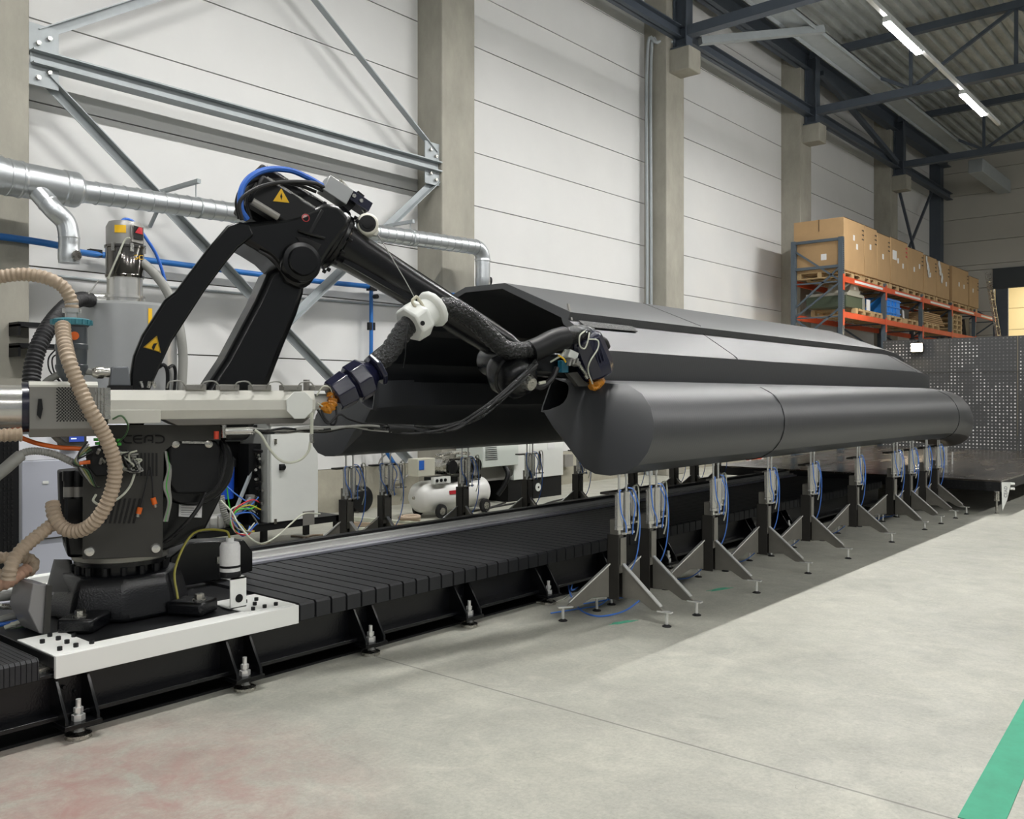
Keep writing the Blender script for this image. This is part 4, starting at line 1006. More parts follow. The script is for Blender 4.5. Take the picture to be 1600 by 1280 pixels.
MB().lathe(R3(116, 525, SW-.06), -ew, [(.02, 0), (.02, .02)], 14).build('side_knob', m_orange, sp)
for dx in (0, 6): MB().tube([R3(88+dx, 545+dx, SW+.02), R3(76+dx, 560, SW+.02), R3(78+dx, 580, SW+.03), R3(95, 598, SW+.03)], .004, 6).build('wire', m_rubber, sp)
def hose(pts, r, label, m=m_beige, name='corrugated_hose', wave=.09, pitch=.022):
    return tag(MB().tube([R3(x, y, w) for x, y, w in pts], r, 14, wave=wave, pitch=pitch).build(name, m), label, 'hose')
hose([(112, 488, SW), (111, 470, SW), (100, 450, SW), (82, 438, SW), (58, 431, SW+.02), (28, 429, SW+.04), (-15, 435, SW+.06)], .031, 'beige corrugated hose arching from the top of the cyclone out of the picture')
hose([(98, 508, SW-.1), (100, 530, SW-.16), (108, 565, SW-.24), (124, 605, SW-.26), (140, 640, SW-.28), (158, 670, SW-.26), (172, 700, SW-.24), (180, 730, SW-.22), (176, 762, SW-.2), (164, 792, SW-.18), (146, 817, SW-.15), (122, 830, SW-.1), (100, 826, SW-.06), (86, 808, SW-.02), (82, 786, SW+.02)], .033, 'long beige corrugated hose hanging in front of the turntable and extruder', pitch=.022)
hose([(86, 816, SW), (66, 832, SW-.02), (46, 848, SW-.04), (28, 866, SW-.06), (17, 886, SW-.08), (13, 906, SW-.08)], .031, 'beige corrugated hose dropping to the left edge beside the robot base')
hose([(-10, 872, SW+.1), (15, 872, SW+.1), (40, 872, SW+.12), (52, 880, SW+.12), (46, 892, SW+.1), (25, 896, SW+.08), (-10, 900, SW+.06)], .028, 'beige corrugated hose folded at the left edge behind the robot base')
hose([(-10, 916, SW-.02), (10, 912, SW), (28, 900, SW+.04), (44, 888, SW+.08)], .027, 'pinkish corrugated hose lying lowest of the folded hoses at the left edge', mat('pinkish_hose', '#c09a83', .5))
hose([(-12, 748, SW-.1), (5, 735, SW-.1), (20, 722, SW-.1), (32, 712, SW-.08)], .028, 'plain grey hose end entering from the left edge', m_grey, 'hose', 0)
hose([(26, 718, SW-.1), (36, 708, SW-.08), (58, 705, SW-.05), (85, 710, SW-.04), (108, 720, SW-.04), (122, 727, SW-.04)], .017, 'grey ribbed conduit curving from the left edge to the valve manifold', m_grey, 'ribbed_conduit', .08, .012)
hose([(5, 667, SW-.02), (25, 680, SW-.02), (55, 692, SW-.03), (90, 699, SW-.03), (120, 701, SW-.04), (137, 703, SW-.05)], .011, 'orange power cable sagging under the perforated drive guard', m_orange, 'power_cable', 0)
hose([(74, 668, SW+.02), (88, 685, SW), (105, 696, SW), (135, 702, SW-.02)], .014, 'grey cable curving under the perforated drive guard', m_grey, 'power_cable', 0)
for k in range(5):
    pts = [(137+2*k, 690+4*k, SW-.08), (122-2*k, 712+3*k, SW-.1), (124+4*k, 735, SW-.1), (138+3*k, 752+2*k, SW-.1), (150+2*k, 762, SW-.09)]
    tag(MB().tube([R3(*p) for p in pts], .0045, 6).build('signal_lead', (m_rubber, m_grey, mat('olive_lead', '#7b7f4e', .4), mat('dark_green_lead', '#3c5a3c', .4), m_rubber)[k]), ['black', 'grey', 'olive', 'green', 'black innermost'][k]+' thin lead drooping at the left side of the valve manifold', 'cable')
tag(MB().cyl(R3(124, 724, SW-.11), R3(141, 722, SW-.11), .009, n=8).build('cable_plug', m_orange), 'small orange cable plug at the left side of the valve manifold', 'plug')
# plumbing at the left of the robot base
for k, (pts, r, m, lab) in enumerate([
    ([(-10, 934, -.1), (10, 932, -.1), (30, 930, -.08), (48, 930, -.06)], .022, m_grey, 'thick grey conduit plugged into the robot base panel'),
    ([(-10, 948, -.12), (14, 948, -.12), (40, 949, -.1)], .014, m_steel, 'braided steel connector plugged into the robot base panel'),
    ([(-10, 972, -.14), (15, 964, -.14), (35, 962, -.12), (50, 962, -.1)], .016, m_grey, 'grey hose just above the blue hose at the robot base'),
    ([(-10, 978, -.16), (15, 974, -.16), (35, 971, -.14), (50, 972, -.1)], .011, m_blue, 'bright blue hose entering the base from the left edge'),
    ([(-10, 992, -.18), (15, 986, -.18), (40, 980, -.16), (60, 976, -.12)], .008, mat('green_hose', '#3f6a35', .4), 'thin green hose lying on the carriage at the left edge')]):
    tag(MB().tube([hit(x, y, RB+ew*w, ew) for x, y, w in pts], r, 10).build('supply_hose', m), lab, 'hose')
for (x, y, lab) in ((36, 992, 'lower loose silver connector on the carriage edge at the left'), (20, 976, 'upper loose silver connector on the carriage edge at the left')):
    q = hit(x, y, RB+ew*-.2, ew); tag(MB().cyl(q-ea*.035-Vector((0, 0, .012)), q+ea*.035+Vector((0, 0, .012)), .011, n=10).cyl(q-ea*.01, q+ea*.012, .014, n=8).build('loose_connector', m_lightcab), lab, 'connector')
# ================================================================ plant along the wall
def V(*a): return Vector(a)
# drying drum with vacuum loader
dc = onY(195, 500, 7.6); dx, dy = dc.x, 7.6
dr = thing('drying_hopper', 'big grey cylindrical drying hopper with a vacuum loader on top', 'hopper', (dx, dy, 0))
m_drum = mat('drum_grey', '#a9abab', .3, metal=.5, var=.03)
zt = onY(195, 476, 7.6).z
MB().lathe((dx, dy, 0), (0, 0, 1), [(.41, .35), (.425, .36), (.425, zt-.03), (.40, zt-.005), (.1, zt)], 48).build('drum', m_drum, dr)
for k in range(4): MB().bx(dx-.03+.3*(1 if k % 2 else -1), dx+.03+.3*(1 if k % 2 else -1), dy-.03+.3*(1 if k > 1 else -1), dy+.03+.3*(1 if k > 1 else -1), 0, .37).build('leg', m_galv2, dr)
b = MB().lathe((dx, dy, zt), (0, 0, 1), [(.15, 0), (.15, .05), (.165, .05), (.165, .07), (.145, .07), (.145, .22), (.155, .225)], 32); b.build('loader_neck', m_stain, dr)
z2 = zt+.225
ld = MB().lathe((dx, dy, z2), (0, 0, 1), [(.155, 0), (.16, .02), (.155, .03), (.155, .25), (.165, .255), (.165, .275), (.15, .28)], 36).build('loader_chamber', mat('mirror_chamber', '#6d6a66', .12, metal=1), dr)
MB().lathe((dx, dy, z2+.275), (0, 0, 1), [(.15, 0), (.152, .16), (.13, .205), (.06, .22), (.001, .222)], 36).build('loader_cap', mat('cap_grey', '#8f8e8a', .4, metal=.3), dr)
for k in range(5):
    a = -2.6+k*.9; MB().box((dx+.165*math.cos(a), dy+.165*math.sin(a), z2+.25), (.02, .03, .07), rz=a).build('toggle_clip', m_steel, ld)
def on_drum(px, py, r):  # point of the round wall facing the eye
    p = onY(px, py, dy-r*.9); return p
fr = V(-dx, -dy, 0).normalized(); sd = V(fr.y, -fr.x, 0); sd = sd if sd.dot(V(RX, RY, 0)) > 0 else -sd
def dp(sx, z, r): a = max(-1, min(1, sx/r)); return V(dx, dy, z)+sd*sx+fr*(r*math.sqrt(1-a*a))
b = MB(); vv = [[b.bm.verts.new(dp(-.08+.018*k, z, .156)) for z in (z2+.37, z2+.435)] for k in range(6)]
for k in range(5): b.bm.faces.new((vv[k][0], vv[k+1][0], vv[k+1][1], vv[k][1]))
b.build('yellow_sticker', m_yellow, dr)
ctl = MB().prism([dp(.05, z2+.29, .155), dp(.15, z2+.29, .155), dp(.15, z2+.44, .155), dp(.05, z2+.44, .155)], fr*.05).build('control_box', m_guard, dr, bevel=.005)
MB().prism([dp(.07, z2+.32, .155)+fr*.051, dp(.145, z2+.32, .155)+fr*.051, dp(.145, z2+.43, .155)+fr*.051, dp(.07, z2+.43, .155)+fr*.051], fr*.003).build('control_face', m_slot, ctl)
MB().prism([dp(.08, z2+.37, .155)+fr*.055, dp(.14, z2+.37, .155)+fr*.055, dp(.14, z2+.425, .155)+fr*.055, dp(.11, z2+.425, .155)+fr*.055], fr*.002).build('red_mark', m_red, ctl)
Mt = Matrix((sd, V(0, 0, 1), fr)).transposed().to_4x4(); Mt.translation = dp(.085, z2+.17, .158)
text('MGC', .055, .001, Mt, m_yellow, ld)
MB().lathe(V(dx, dy, zt+.05)-sd*.14, -sd, [(.045, 0), (.045, .15), (.052, .15), (.052, .17), (.045, .17), (.045, .22)], 18).build('air_inlet', m_stain, dr)
MB().tube([dp(.04, z2+.32, .21), dp(0, z2+.3, .19), dp(-.06, z2+.15, .19), dp(-.13, z2-.02, .18)], .008, 8).build('control_lead', m_lightcab, dr)
MB().prism([dp(.18, zt-.2, .427), dp(.21, zt-.2, .427), dp(.21, zt-.06, .427), dp(.18, zt-.06, .427)], fr*.003).build('yellow_stripe', m_yellow, dr)
MB().prism([dp(.17, 1.60, .427), dp(.35, 1.60, .427), dp(.35, 1.56, .427), dp(.17, 1.56, .427)], fr*.003).build('blue_label', mat('pale_blue_label', '#5aa5d8', .4), dr)
MB().tube([dp(.26, 1.72, .43), dp(.3, 1.74, .5), dp(.33, 1.68, .5), dp(.33, 1.5, .46)], .016, 8).build('handle', m_blackmat, dr)
MB().tube([dp(.34, 1.72, .43)+fr*.05, dp(.38, 1.74, .43)+fr*.06, dp(.40, 1.68, .43)+fr*.06, dp(.39, 1.52, .43)+fr*.03], .014, 8).build('handle', m_blackmat, dr)
def yh(pts, r, m, name, label, cat, **k): return tag(MB().tube([onY(x, y, Y) for x, y, Y in pts], r, 12, **k).build(name, m), label, cat)
yh([(140, 469, 7.4), (125, 468, 7.25), (105, 478, 7.0), (82, 503, 6.8), (63, 535, 6.7), (52, 570, 6.65), (48, 610, 6.6), (47, 640, 6.6)], .058, m_rubber, 'corrugated_hose', 'black corrugated hose curving down the left of the drying hopper', 'hose', wave=.07, pitch=.03)
yh([(222, 410, 7.5), (238, 424, 7.45), (258, 450, 7.4), (274, 485, 7.35), (282, 520, 7.3), (286, 560, 7.3), (284, 605, 7.3), (284, 640, 7.3)], .04, m_grey, 'suction_hose', 'grey hose from the vacuum loader passing behind the left robot arm', 'hose')
yh([(190, 354, 7.6), (191, 345, 7.6), (200, 343, 7.6), (212, 350, 7.58), (228, 372, 7.5), (245, 400, 7.5), (258, 440, 7.5), (262, 480, 7.5)], .014, m_blue, 'air_line', 'thin blue air line arching from the top of the vacuum loader', 'hose')
yh([(133, 464, 7.3), (142, 455, 7.3), (154, 438, 7.3)], .006, m_grey, 'loose_wire', 'short loose grey wire end sticking up beside the hopper inlet', 'wire')
# pipe clamps on the concrete column
for k, (py, lab) in enumerate(((507, 'upper'), (540, 'lower'))):
    q = onY(20, py, 8.62); t = thing('wall_bracket', lab+' dark support rail on the left concrete column', 'bracket', (q.x, 8.6, q.z))
    MB().bx(q.x, q.x+.55, 8.5, 8.71, q.z-.02, q.z+.02).bx(q.x, q.x+.02, 8.5, 8.71, q.z-.1, q.z+.0).build('arm', m_blackmat, t)
    MB().bx(q.x+.5, q.x+.75, 8.55, 8.58, q.z-.01, q.z+.015).build('end_rod', m_steel, t)

# control cabinet on a black frame
fy0, fy1 = 7.40, 7.95
fr_ = thing('equipment_frame', 'low black steel frame carrying pumps, filters and the white cabinet', 'frame', (5.0, 7.6, 0))
b = MB().bx(4.28, 5.95, fy0, fy0+.05, .19, .25).bx(4.28, 5.95, fy1-.05, fy1, .19, .25).bx(4.28, 4.33, fy0, fy1, .19, .25).bx(5.9, 5.95, fy0, fy1, .19, .25).bx(4.28, 5.95, fy0, fy1, .245, .255)
b.build('base_frame', m_blackmat, fr_)
for x, y in ((4.3, fy0+.02), (5.92, fy0+.02), (4.3, fy1-.02), (5.92, fy1-.02), (5.1, fy0+.1)): MB().bx(x-.03, x+.03, y-.02, y+.02, 0, .2).build('leg', m_blackmat, fr_)
MB().bx(4.28, 5.2, fy1-.03, fy1, .25, 1.25).bx(4.28, 4.33, fy1-.05, fy1, .25, 1.25).build('back_panel', m_blackmat, fr_)
MB().bx(4.3, 5.2, fy0+.2, fy1, 1.16, 1.2).build('top_rail', m_blackmat, fr_)
xa, xb = onY(421, 700, fy0).x, onY(497, 700, fy0).x
cab = thing('control_cabinet', 'white steel control cabinet with a black rotary switch behind the track', 'cabinet', (5.5, 7.6, .25))
MB().bx(xa, xb, fy0+.03, fy1-.05, .256, 1.24).build('body', mat('cabinet_side_grey', '#a8aaa6', .4), cab, bevel=.004)
door = MB().bx(xa+.02, xb, fy0, fy0+.028, .26, 1.2).build('door', m_white, cab, bevel=.004)
q = onY(440, 730, fy0); b = MB().bx(q.x-.03, q.x+.03, fy0-.012, fy0, q.z-.03, q.z+.03); b.build('switch_plate', m_blackmat, door)
MB().lathe((q.x, fy0-.01, q.z), (0, -1, 0), [(.026, 0), (.024, .03), (.02, .035)], 16).build('rotary_switch', m_blackmat, door)
for py in (690, 815):
    q = onY(430, py, fy0); MB().bx(q.x-.014, q.x+.014, fy0-.008, fy0, q.z-.025, q.z+.025).build('lock', m_steel, door)
MB().bx(xa, xb, fy0-.01, fy0+.05, 1.2, 1.25).build('rain_edge', m_guard, cab)
q = onY(482, 808, fy0); MB().bx(q.x-.07, q.x+.07, fy0-.004, fy0, q.z-.08, q.z+.06).build('data_plate', m_guard, door)
m_blackbox = m_blackmat
vm = thing('valve_panel', 'upright black manifold of valves beside the white control cabinet', 'valves', (xa-.08, 7.6, .255))
MB().bx(xa-.15, xa-.015, fy0+.12, fy0+.3, .256, 1.02).build('panel', m_blackmat, vm)
GV = random.Random(4)
for k in range(16):
    z = .36+.04*k; MB().cyl((xa-.08+GV.uniform(-.04, .04), fy0+.12, z), (xa-.08+GV.uniform(-.06, .04), fy0+.03, z+GV.uniform(-.01, .02)), .014, n=8).build('fitting', m_steel if k % 3 else m_blackmat, vm)
MB().bx(xa-.2, xa-.13, fy0+.05, fy0+.1, .42, .54).build('junction_box', m_guard, vm)
bf = onY(355, 790, 7.6)
t = thing('water_filter', 'blue cartridge filter housing standing on the black equipment frame', 'filter', (bf.x, 7.62, .255))
MB().lathe((bf.x, 7.62, .5), (0, 0, 1), [(.05, 0), (.07, .01), (.078, .30), (.085, .31)], 24).build('bowl', mat('filter_blue', '#1c4fc0', .3), t)
MB().lathe((bf.x, 7.62, .81), (0, 0, 1), [(.09, 0), (.09, .07), (.06, .1), (.03, .14)], 24).build('head', m_blackmat, t)
MB().bx(bf.x-.05, bf.x+.05, 7.6, 7.9, .85, .88).bx(bf.x-.03, bf.x+.03, 7.69, 7.75, .255, .85).build('holder', m_blackmat, t)
pm = onY(336, 830, 7.55)
t = thing('vacuum_pump', 'light grey ribbed side-channel pump on the black equipment frame', 'pump', (pm.x, 7.6, .255))
MB().lathe((pm.x, 7.6, .256), (0, 0, 1), [(.15, 0), (.16, .02), (.16, .10), (.14, .12), (.08, .13), (.08, .3), (.07, .32)], 28).build('pump_case', mat('pump_grey', '#b7b7b3', .4, metal=.3), t)
for k in range(14):
    a = 2*PI*k/14; MB().box((pm.x+.16*math.cos(a), 7.6+.16*math.sin(a), .32), (.02, .012, .11), rz=a).build('cooling_fin', m_guard, t)
tag(MB().bar(onY(362, 812, 7.42), onY(409, 698, 7.6), .025, .025).build('metal_bar', m_galv2), 'aluminium bar leaning diagonally against the white control cabinet', 'bar')
tag(MB().bar(onY(360, 818, 7.42), onY(391, 778, 7.45), .02, .02).build('metal_bar', m_galv2), 'short aluminium bar lying at the foot of the leaning bar', 'bar')
GT = random.Random(9)
tubes = [(m_tube, 'blue'), (m_red, 'red'), (m_green, 'green'), (mat('yellow_tube', '#c3b62c', .4), 'yellow'), (m_lightcab, 'white'), (m_blue, 'dark blue'), (m_grey, 'grey')]
for k, (m, nm) in enumerate(tubes):
    x = 372+k*5
    u = lambda s_: GT.uniform(-s_, s_)
    pts = [(404+u(4), 778+7*k+u(3), fy0+.05), (388+u(8), 790+u(12), fy0-.02), (372+u(12), 806+u(10), fy0-.06), (366+u(12), 824+u(6), fy0-.05), (384+u(10), 834+u(4), fy0-.03), (396+u(6), 824+u(8), fy0)]
    yh(pts, .007, m, 'air_tube', nm+' air tube tangled at the foot of the valve manifold', 'tube')
yh([(354, 750, 7.4), (356, 775, 7.38), (360, 800, 7.38), (362, 820, 7.38)], .006, m_green, 'air_tube', 'green air tube hanging down past the blue filter bowl', 'tube')
yh([(352, 758, 7.38), (368, 772, 7.36), (384, 783, 7.38)], .006, m_tube, 'air_tube', 'pale blue air tube crossing above the blue filter bowl', 'tube')
yh([(345, 775, 7.45), (350, 800, 7.44), (356, 815, 7.44), (366, 818, 7.44)], .03, m_grey, 'pump_hose', 'grey ribbed hose between the pump and the blue filter', 'hose', wave=.08, pitch=.02)
yh([(500, 803, 7.35), (475, 803, 7.3), (455, 818, 7.2), (440, 832, 7.1), (420, 846, 7.0), (405, 849, 6.9), (388, 838, 6.95), (372, 818, 7.1), (362, 800, 7.2), (345, 782, 7.3)], .008, m_lightcab, 'cable', 'long pale cable looping in front of the white cabinet and frame', 'cable')
q0 = onZ(372, 858, .03)
tag(MB().tube([onZ(340, 866, .03), onZ(372, 862, .03), onZ(405, 857, .03), onZ(418, 850, .03), onZ(410, 846, .03)], .03, 12, wave=.06, pitch=.02).build('corrugated_hose', m_beige), 'beige corrugated hose lying on the floor behind the far track rail', 'hose')
for k, (a, b_) in enumerate((((455, 838), (500, 846)), ((470, 845), (505, 836)))):
    p = onZ(*a, .01); q = onZ(*b_, .01); tag(MB().tube([p, p.lerp(q, .5)+V(.05, .12, 0), q], .012, 8).build('floor_cable', m_beige), ('first', 'second')[k]+' beige cable on the floor under the white cabinet', 'cable')
# white bracket on the rear of the carriage
t = thing('cable_bracket', 'small white sheet bracket at the rear of the carriage', 'bracket', (3.1, 5.2, .36))
MB().prism([onY(278, 872, 5.25), onY(306, 870, 5.25), onY(306, 850, 5.25), onY(284, 850, 5.25), onY(280, 858, 5.25)], (0, .06, 0)).build('plate', m_white, t)

# left-hand cabinets
ly = 6.7
x0, x1 = onY(34, 800, ly).x, onY(150, 800, ly).x
t = thing('machine_cabinet', 'large pale grey machine cabinet with a small display behind the robot', 'cabinet', (x0+.4, ly+.4, 0))
m_pale = mat('pale_violet_grey', '#b4b7c2', .4)
MB().bx(x0, x1+.4, ly, ly+.7, .0, 1.02).build('lower_body', m_pale, t, bevel=.006)
MB().bx(x0, x1+.4, ly-.012, ly, .46, .468).build('seam', m_dark, t)
MB().prism([(x0, ly+.06, 1.02), (x0, ly+.25, 1.36), (x0, ly+.7, 1.36), (x0, ly+.7, 1.02)], (x1+.4-x0, 0, 0)).build('console', mat('pale_console', '#c9cad0', .4), t, bevel=.004)
qa, qb = onY(107, 669, ly-.02), onY(130, 690, ly-.02)
sc_ = MB().bx(qa.x-.02, qb.x+.02, ly-.03, ly+.25, qb.z-.03, qa.z+.02).build('screen_housing', m_dark, t)
MB().bx(qa.x, qb.x, ly-.034, ly-.03, qb.z, qa.z).build('display', m_screen, sc_)
for k in range(4):
    z = qb.z+.02+k*.022; MB().bx(qa.x+.012, qa.x+.05+.012*(k % 3), ly-.036, ly-.034, z, z+.008).build('display_line', mat('display_text', '#c9d4f0', .4, emit=.8), sc_)
qa = onY(72, 754, ly-.01); MB().bx(qa.x-.02, qa.x+.02, ly-.004, ly, qa.z-.01, qa.z+.01).build('badge', m_white, t)
xk0, xk1 = onY(-30, 800, 6.5).x, onY(30, 800, 6.5).x
t = thing('dark_cabinet', 'black perforated cabinet cut off by the left edge of the picture', 'cabinet', (xk0+.2, 6.7, 0))
MB().bx(xk0, xk1, 6.5, 6.69, 0, 1.42).build('body', m_blackmat, t, bevel=.004)
for i in range(3):
    b = MB()
    for k in range(28): b.bx(xk1-.1+.025*i, xk1-.09+.025*i, 6.495, 6.5, .4+k*.03, .415+k*.03)
    b.build('perforation', m_slot, t)['kind'] = 'stuff'

# air compressor
cy = 7.95
p0, p1 = onY(648, 779, cy), onY(756, 765, cy); zc = (p0.z+p1.z)/2; xc0, xc1 = p0.x, p1.x
t = thing('air_compressor', 'white wheeled air compressor tank with motor heads behind the track', 'compressor', ((xc0+xc1)/2, cy, 0))
m_tank = mat('tank_white', '#dcdcd8', .3)
tk = MB().lathe((xc0, cy, zc), (1, 0, 0), [(.06, -.01), (.13, .015), (.18, .07), (.195, .14), (.195, xc1-xc0-.14), (.18, xc1-xc0-.07), (.13, xc1-xc0-.015), (.06, xc1-xc0+.01)], 36).build('tank', m_tank, t)
MB().lathe((xc0-.012, cy, zc), (-1, 0, 0), [(.02, 0), (.015, .02)], 12).build('tank_plug', m_steel, tk)
for x in (xc0+.25, xc1-.2):
    for y in (cy-.2, cy+.2):
        w = MB().lathe((x, y-.025, .085), (0, 1, 0), [(.05, 0), (.085, .005), (.085, .045), (.05, .05)], 24).build('wheel', m_rubber, t)
        MB().lathe((x, y-.03, .085), (0, 1, 0), [(.045, 0), (.045, .06)], 20).build('wheel_rim', m_steel, w)
    MB().bx(x-.03, x+.03, cy-.17, cy+.17, .06, zc-.14).build('axle_bracket', m_tank, t)
hz = zc+.195
MB().bx(xc0+.3, xc1-.2, cy-.13, cy+.15, hz-.02, hz+.03).build('motor_plate', m_blackmat, t)
for k in range(3):
    x = xc0+.44+k*.22
    mh = MB().lathe((x, cy-.2, hz+.16), (0, 1, 0), [(.05, 0), (.1, .01), (.1, .3), (.08, .32)], 24).build('pump_head', m_steel, t)
    MB().lathe((x, cy-.205, hz+.16), (0, -1, 0), [(.085, 0), (.085, .01), (.03, .012)], 20).build('fan_cover', m_blackmat, mh)
MB().tube([V(xc0+.3, cy-.05, hz+.3), V(xc0+.6, cy-.1, hz+.33), V(xc0+.9, cy-.05, hz+.3)], .025, 8).build('pipe', m_steel, t)
q0, q1 = onY(653, 745, cy-.15), onY(676, 716, cy-.15)
cb_ = MB().bx(q0.x, q1.x+.04, cy-.15, cy+.02, q0.z, q1.z).build('control_box', mat('beige_box', '#c4c2b2', .4), t, bevel=.004)
MB().bx(q0.x+.02, q0.x+.10, cy-.155, cy-.15, q1.z-.13, q1.z-.02).build('blue_label', m_blue, cb_)
q0, q1 = onY(678, 757, cy-.2), onY(704, 744, cy-.2)
pn = MB().bx(q0.x, q1.x, cy-.2, cy-.15, q0.z, q1.z).build('gauge_panel', m_white, t)
for k in range(3): MB().lathe((q0.x+.05+k*.07, cy-.2, (q0.z+q1.z)/2), (0, -1, 0), [(.02, 0), (.02, .012)], 14).build('gauge', m_blackmat, pn)
q0, q1 = onY(703, 773, cy-.2), onY(718, 768, cy-.2); MB().bx(q0.x, q1.x, cy-.2, cy-.19, q0.z, q1.z+.02).build('red_label', m_red, tk)
# screw compressor cabinet
by = 8.2
xq0, xq1, xq2 = onY(750, 740, by).x, onY(803, 740, by).x, onY(880, 740, by).x
t = thing('compressor_cabinet', 'tall pale enclosed machine cabinet with louvre vents near the wall', 'cabinet', (xq1, by, 0))
MB().bx(xq1, xq2, by, by+.48, .30, 1.5).build('cabinet_body', m_white, t, bevel=.006)
MB().bx(xq1+.35, xq1+.356, by-.004, by, .3, 1.5).build('door_gap', m_dark, t)
sd_ = MB().bx(xq0, xq1+.04, by-.05, by+.45, .52, 1.5).build('side_unit', mat('pale_green_grey', '#c9cfc8', .4), t, bevel=.006)
for k in range(13): MB().bx(xq0+.05, xq0+.30-.05*(k/13), by-.056, by-.05, .62+k*.027, .628+k*.027).build('louvre', m_slot, sd_)
MB().bx(xq0+.02, xq1, by+.05, by+.45, .32, .52).build('sloped_base', m_guard, t)
MB().bx(xq1-.1, xq2-.02, by+.02, by+.46, 0, .30).build('plinth', m_blackmat, t)
q = onY(842, 768, by); MB().lathe((q.x, by+.02, .16), (0, -1, 0), [(.06, 0), (.06, .012)], 24).build('round_badge', m_white, t)
MB().lathe((q.x, by+.006, .16), (0, -1, 0), [(.015, 0), (.015, .004)], 14).build('badge_hub', m_blackmat, t)
q = onY(861, 697, by); MB().bx(q.x-.08, q.x+.08, by-.004, by, q.z-.05, q.z+.04).build('notice', m_label, t)
MB().tube([(xq1-.2, by, .52), (xq1-.22, by-.08, .4), (xq1-.28, by-.06, .25), (xq1-.35, by, .12)], .035, 10).build('drain_hose', m_blackmat, t)
MB().lathe((xq1-.15, by-.02, .42), (0, -1, 0), [(.05, 0), (.05, .05)], 14).build('valve', m_dark, t)
# little things at the foot of the wall
q = onY(885, 716, 9.1); tag(MB().bx(q.x-.1, q.x+.12, 9.05, 9.17, q.z-.14, q.z+.06).build('socket_box', m_guard), 'grey socket box on the wall right of the pale machine cabinet', 'socket')
q = onZ(560, 800, .0)
t = thing('cable_reel', 'black cable reel standing on the floor behind the nearest far-row jacks', 'reel', (q.x, q.y, 0))
for dy_ in (-.08, .08): MB().lathe((q.x, q.y+dy_-.012, .17), (0, 1, 0), [(.16, 0), (.17, .006), (.16, .024)], 28).build('flange', m_blackmat, t)
MB().lathe((q.x, q.y-.08, .17), (0, 1, 0), [(.12, 0), (.12, .16)], 24).build('wound_cable', m_rubber, t)
tag(MB().tube([onZ(640, 812-2*k, .03+.035*k)+V(.12*math.cos(k*1.3+j*PI/4), .09*math.sin(k*1.3+j*PI/4), 0) for k in range(3) for j in range(8)], .022, 10, sm=4).build('hose_coil', m_beige), 'coil of beige hose on the floor left of the compressor', 'hose')
for k in range(3):
    p, q = onZ(520+8*k, 812+10*k), onZ(690-6*k, 826+3*k)
    tag(MB().bar(p+V(0, 0, .03), q+V(0, 0, .03), .05, .045).build('floor_pipe', m_lightcab if k != 1 else m_beige), ('rearmost', 'middle', 'front')[k]+' pale pipe of the three lying on the floor behind the track', 'pipe')
G8 = random.Random(21)
for k, (a, b_, lab) in enumerate((((700, 815), (790, 785), 'behind the third far-row jack'), ((760, 800), (830, 780), 'under the pale machine cabinet'), ((800, 800), (905, 775), 'right of the black machine plinth'), ((690, 805), (740, 812), 'beside the compressor wheel'))):
    p, q = onZ(*a, .012), onZ(*b_, .012)
    tag(MB().tube([p, p.lerp(q, .3)+V(G8.uniform(-.2, .2), G8.uniform(-.1, .15), 0), p.lerp(q, .7)+V(G8.uniform(-.2, .2), G8.uniform(-.1, .15), 0), q], .012, 8).build('floor_cable', m_rubber), 'black cable trailing on the floor '+lab, 'cable')
tag(MB().tube([onY(618+26*math.cos(a), 728+22*math.sin(a), 9.12-.004*i) for i, a in enumerate([j*.5 for j in range(34)])], .012, 8, sm=3).build('cable_coil', m_grey), 'grey cable coiled on the wall left of the compressor', 'cable')

# ventilation duct
d0, d1 = onY(-40, 267, 8.2), onY(128, 299, 8.2)
d2 = onY(742, 386, 8.28)
t = thing('ventilation_duct', 'galvanised spiral ventilation duct running along the wall with two drops', 'duct', d1)
def spiral(p, q, r, pitch=.13, name='spiral_duct'):
    p = V(*p); q = V(*q); L = (q-p).length; pr = []; h = 0
    while h < L:
        pr += [(r, h), (r, min(h+pitch-.012, L)), (r+.006, min(h+pitch-.010, L)), (r+.006, min(h+pitch-.001, L))]; h += pitch
    return MB().lathe(p, q-p, pr+[(r, L)], 28, caps=True).build(name, m_galv, t, ang=20)
dd = (d1-d0).normalized(); L0 = (d1-d0).length
def at0(px): v = onY(px, 0, 8.2); return (v.x-d0.x)/dd.x
MB().lathe(d0, dd, [(.17, 0), (.17, at0(-2)), (.155, at0(-1)), (.155, at0(9)), (.16, at0(10)), (.16, at0(13)), (.155, at0(14)), (.155, at0(28)), (.16, at0(29)), (.16, at0(32)), (.15, at0(36)), (.15, at0(96)), (.158, at0(98)), (.158, at0(103)), (.154, at0(104)), (.158, at0(110)), (.158, at0(118)), (.15, at0(121)), (.11, at0(127)), (.104, at0(131))], 32).build('branch_piece', m_galv, t, ang=12)
spiral(d1, d2, .10)
e0 = d2; ed = (d2-d1).normalized(); dn = V(0, 0, -1)
arc = [e0+ed*(.16*math.sin(a))+dn*(.16*(1-math.cos(a))) for a in [k*PI/12 for k in range(7)]]
MB().tube(arc, .102, 24, sm=2).build('end_elbow', m_galv, t)
en = arc[-1]; MB().lathe(en, dn, [(.104, -.01), (.108, 0), (.108, .02), (.1, .025), (.1, .25), (.104, .255), (.104, .33), (.1, .34), (.098, .40)], 28).build('end_drop', m_galv, t)
MB().lathe(en+V(.1, -.02, -.28), V(1, -.4, 0), [(.05, 0), (.055, .01), (.055, .03), (.03, .032)], 20).build('damper_dial', m_blackmat, t)
bs = onY(58, 298, 8.15); bm_ = onY(84, 328, 8.05); bv = onY(108, 372, 8.02); bb_ = V(bv.x, bv.y, onY(108, 413, 8.02).z)
